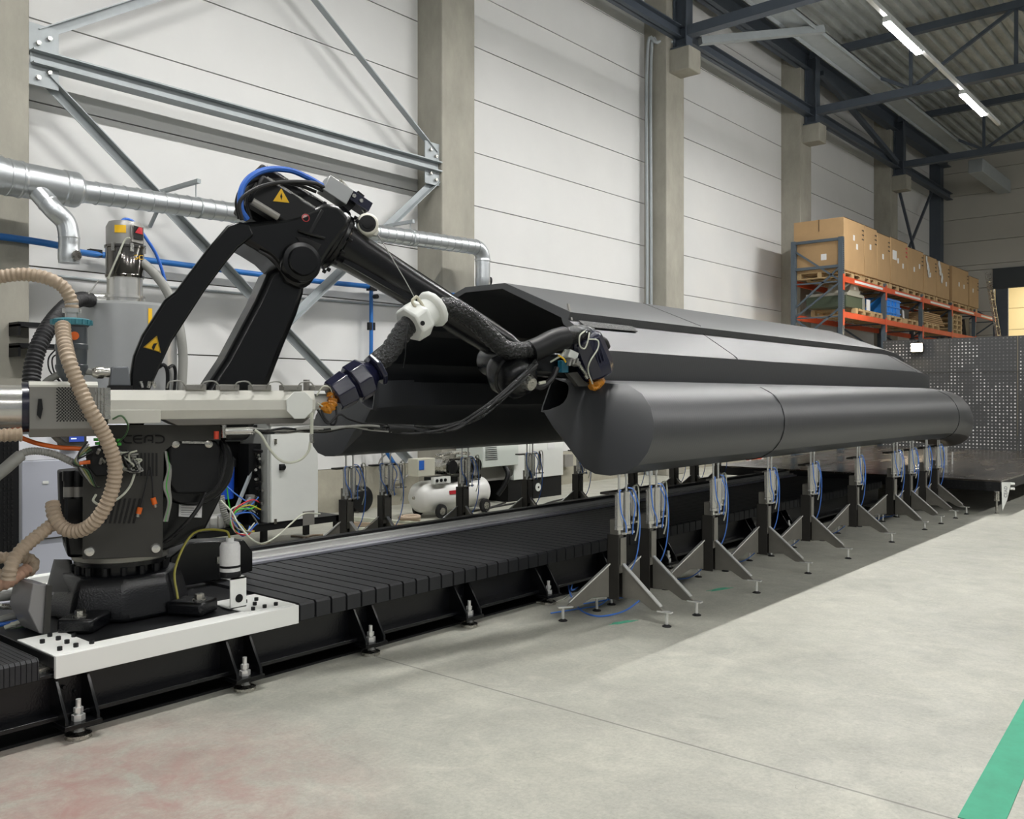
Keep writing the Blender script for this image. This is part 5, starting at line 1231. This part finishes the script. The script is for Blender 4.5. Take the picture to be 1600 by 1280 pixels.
MB().tube([bs+(bs-bm_)*.4, bs, bm_, bm_.lerp(bv, .5)+V(.035, 0, .02), V(bv.x, bv.y, bv.z), V(bv.x, bv.y, bv.z-.06)], .085, 24, sm=5).build('branch_elbow', m_galv, t, ang=15)
for f_ in (0.0, .62): c_ = bs.lerp(bm_, f_); MB().lathe(c_, bm_-bs, [(.086, -.008), (.0895, 0), (.0895, .01), (.086, .018)], 24).build('seam_ring', m_galv, t)
MB().lathe(V(bv.x, bv.y, bv.z+.01), dn, [(.088, 0), (.09, .01), (.085, .02), (.085, .10), (.089, .11), (.089, .2), (.085, .21), (.085, (bv.z-bb_.z))], 28).build('branch_drop', m_galv, t)
dl = MB().lathe(V(bv.x, bv.y, bb_.z+.07)+V(.02, -.085, 0), V(.1, -1, 0), [(.04, 0), (.042, .01), (.042, .02)], 20).build('damper_dial', m_steel, t)
for px, py in ((313, 285), (648, 347)):
    a = onY(px-6, py+2, 8.25); c = (a.x-d1.x)/(d2-d1).x; ctr = d1.lerp(d2, c)
    hg = MB().bx(a.x-.02, a.x+.02, 8.2, 9.2, a.z, a.z+.04).bar((a.x, 9.18, a.z-.32), (a.x, 8.85, a.z), .03, .03).cyl((a.x, 8.26, a.z), (a.x, 8.26, ctr.z+.09), .006, n=8).build('hanger_bracket', m_galv2, t)
    MB().lathe(ctr-ed*.012, ed, [(.106, 0), (.106, .024)], 28).build('hanger_ring', m_galv2, hg)

# blue compressed-air line
t = thing('air_pipe', 'blue compressed air pipe running along the wall under the ventilation duct', 'pipe', onY(300, 413, 9.05))
pts = [onY(x, y, Y) for x, y, Y in ((-30, 366, 8.66), (40, 375, 8.66), (92, 384, 8.68), (125, 394, 8.95), (165, 399, 9.06), (240, 408, 9.06), (350, 422, 9.06), (480, 438, 9.06), (580, 448, 9.06), (640, 455, 9.06), (688, 460, 8.7), (720, 462, 8.66), (760, 468, 8.66))]
MB().tube(pts, .032, 14).build('main_pipe', m_bluepipe, t)
for px, py in ((148, 396), (420, 430), (581, 450)):
    q = onY(px, py, 9.06); MB().bar(q-V(.06, 0, 0), q+V(.06, 0, 0), .08, .075).build('pipe_joint', m_blackmat, t)
q = onY(580, 450, 9.06)
MB().tube([q, V(q.x, 9.06, 2.2), V(q.x, 9.06, 1.2), V(q.x+.1, 9.0, .9), V(q.x+.25, 8.9, .6)], .026, 12).build('drop_pipe', m_bluepipe, t)
q2 = onY(580, 510, 9.06); MB().bar(q2-V(.05, 0, 0), q2+V(.05, 0, 0), .05, .1).build('pipe_clip', m_blackmat, t)
MB().lathe(V(q.x, 9.0, q.z-.12), (0, -1, 0), [(.03, 0), (.03, .06)], 12).build('valve', m_blackmat, t)
tag(MB().tube([onY(55, 428, 9.18), onY(300, 452, 9.18), onY(690, 484, 9.18)], .014, 8).build('conduit_line', m_galv2), 'thin grey conduit on the wall just below the blue air pipe', 'conduit')

# ================================================================ racking
RY0, RY1 = 7.15, 8.2
ups = [19.22, 21.95, 24.85, 27.6, 30.2, 32.9]
Z1, Z2 = 4.06, 3.30
rk = thing('pallet_rack', 'tall blue-grey and orange pallet rack along the far end of the wall', 'rack', (26, 7.7, 0))
for i, x in enumerate(ups):
    for y in (RY0, RY1):
        u = MB().bx(x, x+.1, y-.05, y+.05, 0, 4.9 if i == 0 else 4.15).build('upright', m_rackb, rk)
        if i == 0 and y == RY0:
            b = MB()
            for k in range(60): b.bx(x+.03, x+.07, y-.053, y-.05, 2.4+k*.042, 2.42+k*.042)
            b.build('slot_row', m_slot, u)
    z = .2; fl_ = False; b = MB()
    while z < (4.7 if i == 0 else 4.0):
        ya, yb = (RY0, RY1) if fl_ else (RY1, RY0)
        b.bar((x+.05, ya, z), (x+.05, yb, z+.75), .03, .04); b.bx(x+.035, x+.065, RY0, RY1, z-.015, z+.015); z += .75; fl_ = not fl_
    if i == 0:
        for zb in (4.86, 4.28): b.bx(x+.02, x+.08, RY0, RY1, zb-.03, zb+.03)
        b.bar((x+.05, RY0, 4.28), (x+.05, RY1, 3.4), .03, .04); b.bar((x+.05, RY0, 3.4), (x+.05, RY1, 2.6), .03, .04)
    b.build('frame_lacing', m_rackb, rk)
for xa_, xb_ in zip(ups[:-1], ups[1:]):
    for z in (Z1, Z2, 1.7):
        for y in (RY0-.03, RY1+.03): MB().bx(xa_+.05, xb_+.05, y-.025, y+.025, z-.12, z).build('beam', m_racko, rk)
    for z in (Z1, Z2): MB().bx(xa_+.0, xa_+.1, RY0-.06, RY0-.055, z-.3, z+.04).build('beam_connector', m_racko, rk)
    MB().bx(xa_+.7, xb_-.2, RY0-.06, RY0-.055, Z1-.085, Z1-.035).build('load_notice', m_label, rk)
# pallets
def make_pallet():
    t = thing('wooden_pallet', 'pallet', 'pallet', (0, 0, 0))
    for k in range(5): MB().bx(-.4+.17*k, -.4+.17*k+.12, -.5, .5, .12, .142).build('top_board', m_wood, t)
    for y in (-.46, 0, .46): MB().bx(-.4, .4, y-.045, y+.045, .098, .12).build('stringer_board', m_wood, t)
    for x in (-.35, 0, .35):
        for y in (-.46, 0, .46): MB().bx(x-.05, x+.05, y-.05, y+.05, .022, .098).build('block', m_wood, t)
        MB().bx(x-.05, x+.05, -.5, .5, 0, .022).build('bottom_board', m_wood, t)
    return t
pal = make_pallet(); npal = 0
def pallet(x, y, z, label, sx=1.0, grp='pallets on the rack'):
    global npal
    o = pal if npal == 0 else copy_tree(pal); npal += 1
    o.location = (x, y, z); o.scale = (sx, 1, 1); o['label'] = label; o['category'] = 'pallet'; o['group'] = grp
    return o
# top-level cartons: [x0, x1, top height, label]
boxes = [(19.35, 20.58, 5.34, 'first big carton at the near end of the rack top, showing its side'), (20.62, 21.42, 5.34, 'second carton along the rack top, with a white tag'),
         (21.46, 22.35, 5.30, 'third carton along the rack top, with dark tape marks'), (22.42, 23.68, 5.32, 'fourth carton along the rack top, with red tape and a white label'),
         (23.72, 25.0, 5.25, 'fifth carton along the rack top, right of the red-taped one'), (25.1, 26.2, 5.22, 'sixth carton on the rack top, wrapped in clear film at the corner'),
         (26.25, 27.45, 5.2, 'seventh carton on the rack top, before the gap'), (27.75, 29.5, 5.22, 'first carton after the gap on the rack top'), (29.6, 30.7, 5.12, 'last carton at the far end of the rack top')]
GB = random.Random(2)
m_tapemark = mat('dark_print', '#4a3a2a', .6)
m_film = mat('cling_film', '#c9c9c6', .2)
for i, (x0, x1, zt, lab) in enumerate(boxes):
    pallet((x0+x1)/2, 7.66, Z1, 'wooden pallet on the rack top under the '+lab.split(',')[0].replace('on the rack top', '').replace('along the rack top', '').replace('at the near end of the rack top', '').replace('at the far end of the rack top', '').strip()+(' of the row'), (x1-x0)/.8*.98)
    t = thing('cardboard_box', lab, 'carton', ((x0+x1)/2, 7.66, Z1+.15), group='cartons on the rack top')
    MB().bx(x0, x1, 7.12, 8.24, Z1+.143, zt).build('carton', m_card, t, bevel=.012)
    for k in range(2 if x1-x0 > 1.1 else 1):
        xx = x0+(x1-x0)*(.4+.3*k+GB.uniform(-.08, .08)); zz = Z1+.75-.06*i*.5+GB.uniform(-.1, .1)
        MB().bx(xx-.045, xx+.045, 7.112, 7.12, zz, zz+.12).build('white_tag', m_label, t)
    for k in range(3): MB().bx(x1-.14, x1-.02, 7.113, 7.12, zt-.16-.1*k, zt-.13-.1*k).build('tape_mark', m_tapemark if i != 3 else m_red, t)
    MB().bx(x0+.0, x1, 7.113, 7.12, zt-.012, zt-.004).build('flap_edge', m_tapemark, t)
    if i == 0:
        MB().bx(x0-.006, x0, 7.66, 7.672, zt-.26, zt).build('flap_seam', m_tapemark, t); MB().bx(x0-.006, x0, 7.5, 7.62, 4.45, 4.58).build('white_tag', m_label, t)
    if i == 3: MB().bx(x0+.12, x0+.4, 7.111, 7.12, zt-.52, zt-.3).build('label_sheet', m_label, t)
    if i in (5, 6):
        b = MB()
        for k in range(7): b.ball((x0+.12+.05*k*(.4+GB.random()), 7.1, zt-.1-.07*k), .05+.03*GB.random(), 10, (1, .35, 1.3))
        b.build('film_wrap', m_film, t)
# middle level
for i, (x, lab, sx) in enumerate(((20.7, 'wooden pallet on the middle rack shelf under the grey crates', 1.4), (21.6, 'wooden pallet on the middle rack shelf by the first inner upright', .8), (22.9, 'wooden pallet on the middle rack shelf under the blue crate', 1.3), (24.2, 'wooden pallet on the middle rack shelf right of the blue crate', 1.2), (26.0, 'wooden pallet on the middle rack shelf under flattened cardboard', 1.5), (28.4, 'lowest pallet of the stack on the middle rack shelf', 1.3))):
    pallet(x, 7.66, Z2, lab, sx)
for k, nm in ((1, 'second'), (2, 'third'), (3, 'topmost')): pallet(28.4, 7.66, Z2+.143*k, nm+' pallet of the stack on the middle rack shelf', 1.3)
m_olive = mat('olive_crate', '#3f4a38', .6); m_crate = mat('grey_crate', '#8e8d82', .5)
t = thing('olive_crate', 'dark olive crate on the near end of the middle rack shelf', 'crate', (20.2, 7.6, Z2+.15))
MB().bx(19.7, 20.7, 7.2, 8.1, Z2+.143, Z2+.40).build('crate_body', m_olive, t, bevel=.01); MB().bx(19.7, 20.75, 7.18, 8.1, Z2+.40, Z2+.46).build('lid', m_crate, t)
t = thing('hand_tool_case', 'small grey case with sloped sides standing on the olive crate', 'case', (20.2, 7.5, Z2+.46))
MB().prism([(19.85, 7.2, Z2+.46), (20.55, 7.2, Z2+.46), (20.42, 7.2, Z2+.68), (20.0, 7.2, Z2+.68)], (0, .5, 0)).build('case_body', m_crate, t, bevel=.01); MB().bx(20.15, 20.25, 7.19, 7.2, Z2+.55, Z2+.62).build('white_tag', m_label, t)
t = thing('document_bag', 'grey bag with a white sheet hanging beside the olive crate', 'bag', (20.95, 7.4, Z2+.15))
MB().lathe((20.98, 7.45, Z2+.143), (0, 0, 1), [(.2, 0), (.22, .1), (.2, .3), (.1, .42), (.12, .46)], 12).build('bag_body', m_crate, t); MB().bx(20.95, 21.15, 7.18, 7.2, Z2+.14, Z2+.40).build('sheet', m_label, t)
t = thing('blue_crate', 'bright blue plastic folding crate on the middle rack shelf', 'crate', (22.7, 7.5, Z2+.15))
m_bc = mat('crate_blue', '#1f7fd6', .45)
MB().bx(22.2, 23.35, 7.2, 7.24, Z2+.143, Z2+.56).bx(22.2, 23.35, 7.86, 7.9, Z2+.143, Z2+.56).bx(22.2, 22.24, 7.2, 7.9, Z2+.143, Z2+.56).bx(23.31, 23.35, 7.2, 7.9, Z2+.143, Z2+.56).bx(22.2, 23.35, 7.2, 7.9, Z2+.143, Z2+.17).build('crate_walls', m_bc, t, bevel=.006)
for z in (.2, .35, .5): MB().bx(22.18, 23.37, 7.18, 7.2, Z2+z, Z2+z+.03).build('rib', m_bc, t)
for x in (22.5, 22.75, 23.0): MB().bx(x, x+.03, 7.18, 7.2, Z2+.16, Z2+.52).build('rib', m_bc, t)
tag(MB().ball((22.9, 7.5, Z2+.6), .12, 12, (1.2, 1, .7)).build('plastic_bag', m_film), 'crumpled clear plastic bag in the blue crate', 'bag')
t = thing('dark_box', 'dark box with a pale card right of the blue crate', 'box', (24.0, 7.6, Z2+.15)); MB().bx(23.6, 24.4, 7.3, 8.0, Z2+.143, Z2+.42).build('box_body', m_dark, t, bevel=.01); MB().prism([(23.85, 7.29, Z2+.18), (24.0, 7.29, Z2+.16), (23.95, 7.29, Z2+.36), (23.82, 7.29, Z2+.38)], (0, -.004, 0)).build('card', m_label, t)
for k in range(6):
    z = Z2+.143+k*.05; tag(MB().prism([(25.0+.05*k, 7.16, z), (27.1-.08*k, 7.16, z), (27.0-.1*k, 8.1, z+.02), (25.1, 8.1, z)], (0, 0, .035)).build('flattened_carton', m_card), ('lowest', 'second', 'third', 'fourth', 'fifth', 'topmost')[k]+' of the flattened cartons stacked on the middle rack shelf', 'cardboard', 'flattened cartons on the rack')
t = thing('storage_bag', 'large pale plastic-wrapped bundle on the low rack shelf behind the boat', 'bundle', (20.6, 7.5, 1.7))
b = MB(); 
for k in range(9): b.ball((20.2+.15*k, 7.5+GB.uniform(-.1, .1), 2.2+GB.uniform(-.1, .25)), .33+.1*GB.random(), 14)
b.bx(19.9, 21.7, 7.2, 8.0, 1.7, 2.25)
b.build('wrapped_bundle', m_film, t)
tag(MB().prism([(29.6, 7.2, Z2), (30.0, 7.2, Z2), (29.9, 7.2, Z2+.55), (29.4, 7.2, Z2+.5)], (0, .6, 0)).build('dark_sack', m_dark), 'dark sack at the far end of the middle rack shelf', 'sack')
# ladder leaning at the end of the rack
t = thing('ladder', 'aluminium ladder leaning at the far end of the rack', 'ladder', (31.5, 6.6, 0))
for dx_ in (0, .42): MB().bar((31.6+dx_, 6.3, 0), (31.3+dx_, 7.05, 5.4), .07, .03).build('rail', m_steel, t)
for k in range(18):
    f = (k+1)/19; MB().cyl(V(31.6, 6.3, 0).lerp(V(31.3, 7.05, 5.4), f), V(32.02, 6.3, 0).lerp(V(31.72, 7.05, 5.4), f), .018, n=8).build('rung', m_steel, t)

# ================================================================ perforated screens and flood lamp
def perforated():
    m = bpy.data.materials.new('painted_hole_light_screen'); m.use_nodes = True
    N = m.node_tree.nodes; L = m.node_tree.links; b = N['Principled BSDF']; b.inputs['Roughness'].default_value = .45
    tc = N.new('ShaderNodeTexCoord'); sp = N.new('ShaderNodeSeparateXYZ'); L.new(tc.outputs['Object'], sp.inputs[0])
    def mth(op, a, c=None):
        n = N.new('ShaderNodeMath'); n.operation = op
        for i, v in enumerate((a, c)):
            if v is None: continue
            if isinstance(v, (int, float)): n.inputs[i].default_value = v
            else: L.new(v, n.inputs[i])
        return n.outputs[0]
    P_ = .072; ds = []; cells = []
    for ax in ('Y', 'Z'):
        s = mth('DIVIDE', sp.outputs[ax], P_); cells.append(mth('FLOOR', s)); f = mth('SUBTRACT', mth('FRACT', s), .5); ds.append(mth('MULTIPLY', f, f))
    rr = mth('ADD', *ds)
    cv = N.new('ShaderNodeCombineXYZ'); L.new(cells[0], cv.inputs[1]); L.new(cells[1], cv.inputs[2])
    def noise(sc, seed):
        n = N.new('ShaderNodeTexNoise'); n.inputs['Scale'].default_value = sc; n.inputs['Detail'].default_value = 1; mp = N.new('ShaderNodeMapping'); mp.inputs['Location'].default_value = (seed, seed*2, seed*3)
        L.new(cv.outputs[0], mp.inputs[0]); L.new(mp.outputs[0], n.inputs[0]); return n.outputs['Fac']
    big = noise(.11, 3.3)
    hz_ = mth('MULTIPLY', sp.outputs['Z'], -.10)
    on = mth('GREATER_THAN', mth('ADD', big, hz_), .33)
    wn = N.new('ShaderNodeTexWhiteNoise'); wn.noise_dimensions = '3D'; L.new(cv.outputs[0], wn.inputs['Vector'])
    sz = mth('MULTIPLY_ADD' if False else 'MULTIPLY', wn.outputs['Value'], .03)
    dot = mth('LESS_THAN', rr, mth('ADD', sz, .022))
    fac = mth('MULTIPLY', dot, mth('MULTIPLY', mth('ADD', mth('MULTIPLY', on, .85), .13), mth('ADD', mth('MULTIPLY', wn.outputs['Value'], .6), .4)))
    mx = N.new('ShaderNodeMix'); mx.data_type = 'RGBA'; L.new(fac, mx.inputs[0]); mx.inputs[6].default_value = (*hx('#3b3c3d'), 1); mx.inputs[7].default_value = (*hx('#dcdcda'), 1)  # light showing through the holes is painted as pale dots
    L.new(mx.outputs[2], b.inputs['Base Color']); return m
m_perf = perforated()
PX = 21.0
ye = [7.0, 6.85, onX(1483, 580, PX).y, onX(1590, 580, PX).y, 2.65, 1.25, -.15]
names = ['narrow end dark dotted screen panel, half hidden behind the boat bow', 'dark dotted screen panel behind the boat bow, below the flood lamp', 'dark dotted screen panel right of the boat bow', 'dark dotted screen panel at the right edge of the picture', 'dark dotted screen panel just outside the right edge', 'dark dotted screen panel furthest right, out of the picture']
for i in range(1, 6):
    ya, yb = ye[i], ye[i+1]
    t = thing('screen_panel', names[i], 'screen', (PX, (ya+yb)/2, 0), group='dotted screens')
    MB().bx(PX, PX+.03, yb+.004, ya-.004, .06, 2.74).build('sheet', m_perf, t)
    MB().bx(PX-.006, PX, yb+.004, ya-.004, 1.99, 2.0).build('sheet_joint', m_dark, t)
    for y in (ya-.06, yb+.06): MB().bx(PX+.03, PX+.09, y-.03, y+.03, 0, 2.74).build('post', m_blackmat, t)
q = onX(1432, 543, PX-.15)
t = thing('flood_lamp', 'glaring small flood lamp fixed at the top of the dotted screen', 'lamp', q)
MB().box(q+V(.05, 0, 0), (.08, .26, .2)).build('lamp_housing', m_blackmat, t)
MB().bx(q.x+.08, q.x+.16, q.y-.02, q.y+.02, q.z-.03, q.z+.15).build('clamp', m_blackmat, t)
MB().box(q+V(.0, 0, 0), (.012, .22, .17)).build('lamp_glass', mat('flood_glow', (1, .82, .55), .5, emit=260), t)

# ================================================================ print bed at the far end
t = thing('print_bed', 'low dark steel print bed table beyond the last jacks', 'table', (15.5, 4.5, 0))
m_bed = mat('worn_bed_top', '#5a544d', .22, metal=.75, var=.35, scale=1.6, rvar=.12, stretch=(.5, 2, 1))
MB().bx(12.55, 19.6, 2.66, 6.6, .405, .425).build('bed_top', m_bed, t)
b = MB().bx(12.55, 12.6, 2.66, 6.6, .29, .405).bx(12.55, 19.6, 2.66, 2.71, .29, .405).bx(19.55, 19.6, 2.66, 6.6, .29, .405).bx(12.55, 19.6, 6.55, 6.6, .29, .405)
fr2 = b.build('bed_frame', m_blackmat, t)
for j in range(2):
    for k in range(20): MB().lathe((12.549, 2.78+k*.05, .33+.04*j), (-1, 0, 0), [(.012, 0), (.012, .003)], 8).build('frame_hole', m_slot, fr2)
for x in (12.62, 14.9, 17.2, 19.5):
    for y in (2.72, 4.6, 6.5): MB().lathe((x, y, 0), (0, 0, 1), [(.03, 0), (.03, .01), (.012, .02), (.012, .16), (.03, .16), (.03, .29)], 14).build('leg', m_steel if x < 13 else m_blackmat, t)
q = V(12.53, 2.62, .41); rt = V(RX, RY, 0).normalized(); nf = V(-FX, -FY, 0)
fg = thing('pennant', 'small white triangular pennant hung at the corner of the print bed', 'pennant', q)
MB().prism([q+rt*-.03, q+rt*.09, q+rt*.04-V(0, 0, .22), q+rt*-.02-V(0, 0, .36)], nf*.004).build('cloth', m_white, fg)
Mt = Matrix((V(0, 0, 1), -rt, nf)).transposed().to_4x4(); Mt.translation = q+rt*.022-V(0, 0, .12)+nf*.006
text('CEAD', .055, .001, Mt, m_ink, fg)
for dz in (.02, .08): MB().cyl(q+rt*.08-V(0, 0, dz), q+rt*.13-V(0, 0, dz), .016, n=10).build('clamp', m_white, fg)
# loose upright rods waiting by the bed
for k, (px, py0, py1, lab) in enumerate(((1476, 699, 742, 'first'), (1479, 694, 735, 'second'), (1488, 706, 752, 'third'))):
    p = onY(px, py1, 3.9); z1 = onY(px, py0, 3.9).z
    tag(MB().cyl((p.x, 3.9, .425), (p.x, 3.9, z1), .012, n=8).build('support_rod', m_chrome), lab+' bright free-standing rod under the boat bow', 'rod')
# orange object glimpsed under the hull
q = onY(1180, 715, 8.3); t = thing('orange_barrier', 'bright orange plastic barrier glimpsed under the hull by the wall', 'barrier', (q.x, 8.3, 0)); MB().bx(q.x-.3, q.x+.35, 8.3, 8.36, q.z-.04, q.z+.04).bx(q.x-.3, q.x+.35, 8.3, 8.36, q.z-.22, q.z-.15).build('rail', mat('barrier_orange', '#d8482a', .5), t)
for x in (q.x-.28, q.x+.3): MB().bx(x, x+.05, 8.28, 8.38, 0, q.z+.05).build('post', m_label, t)
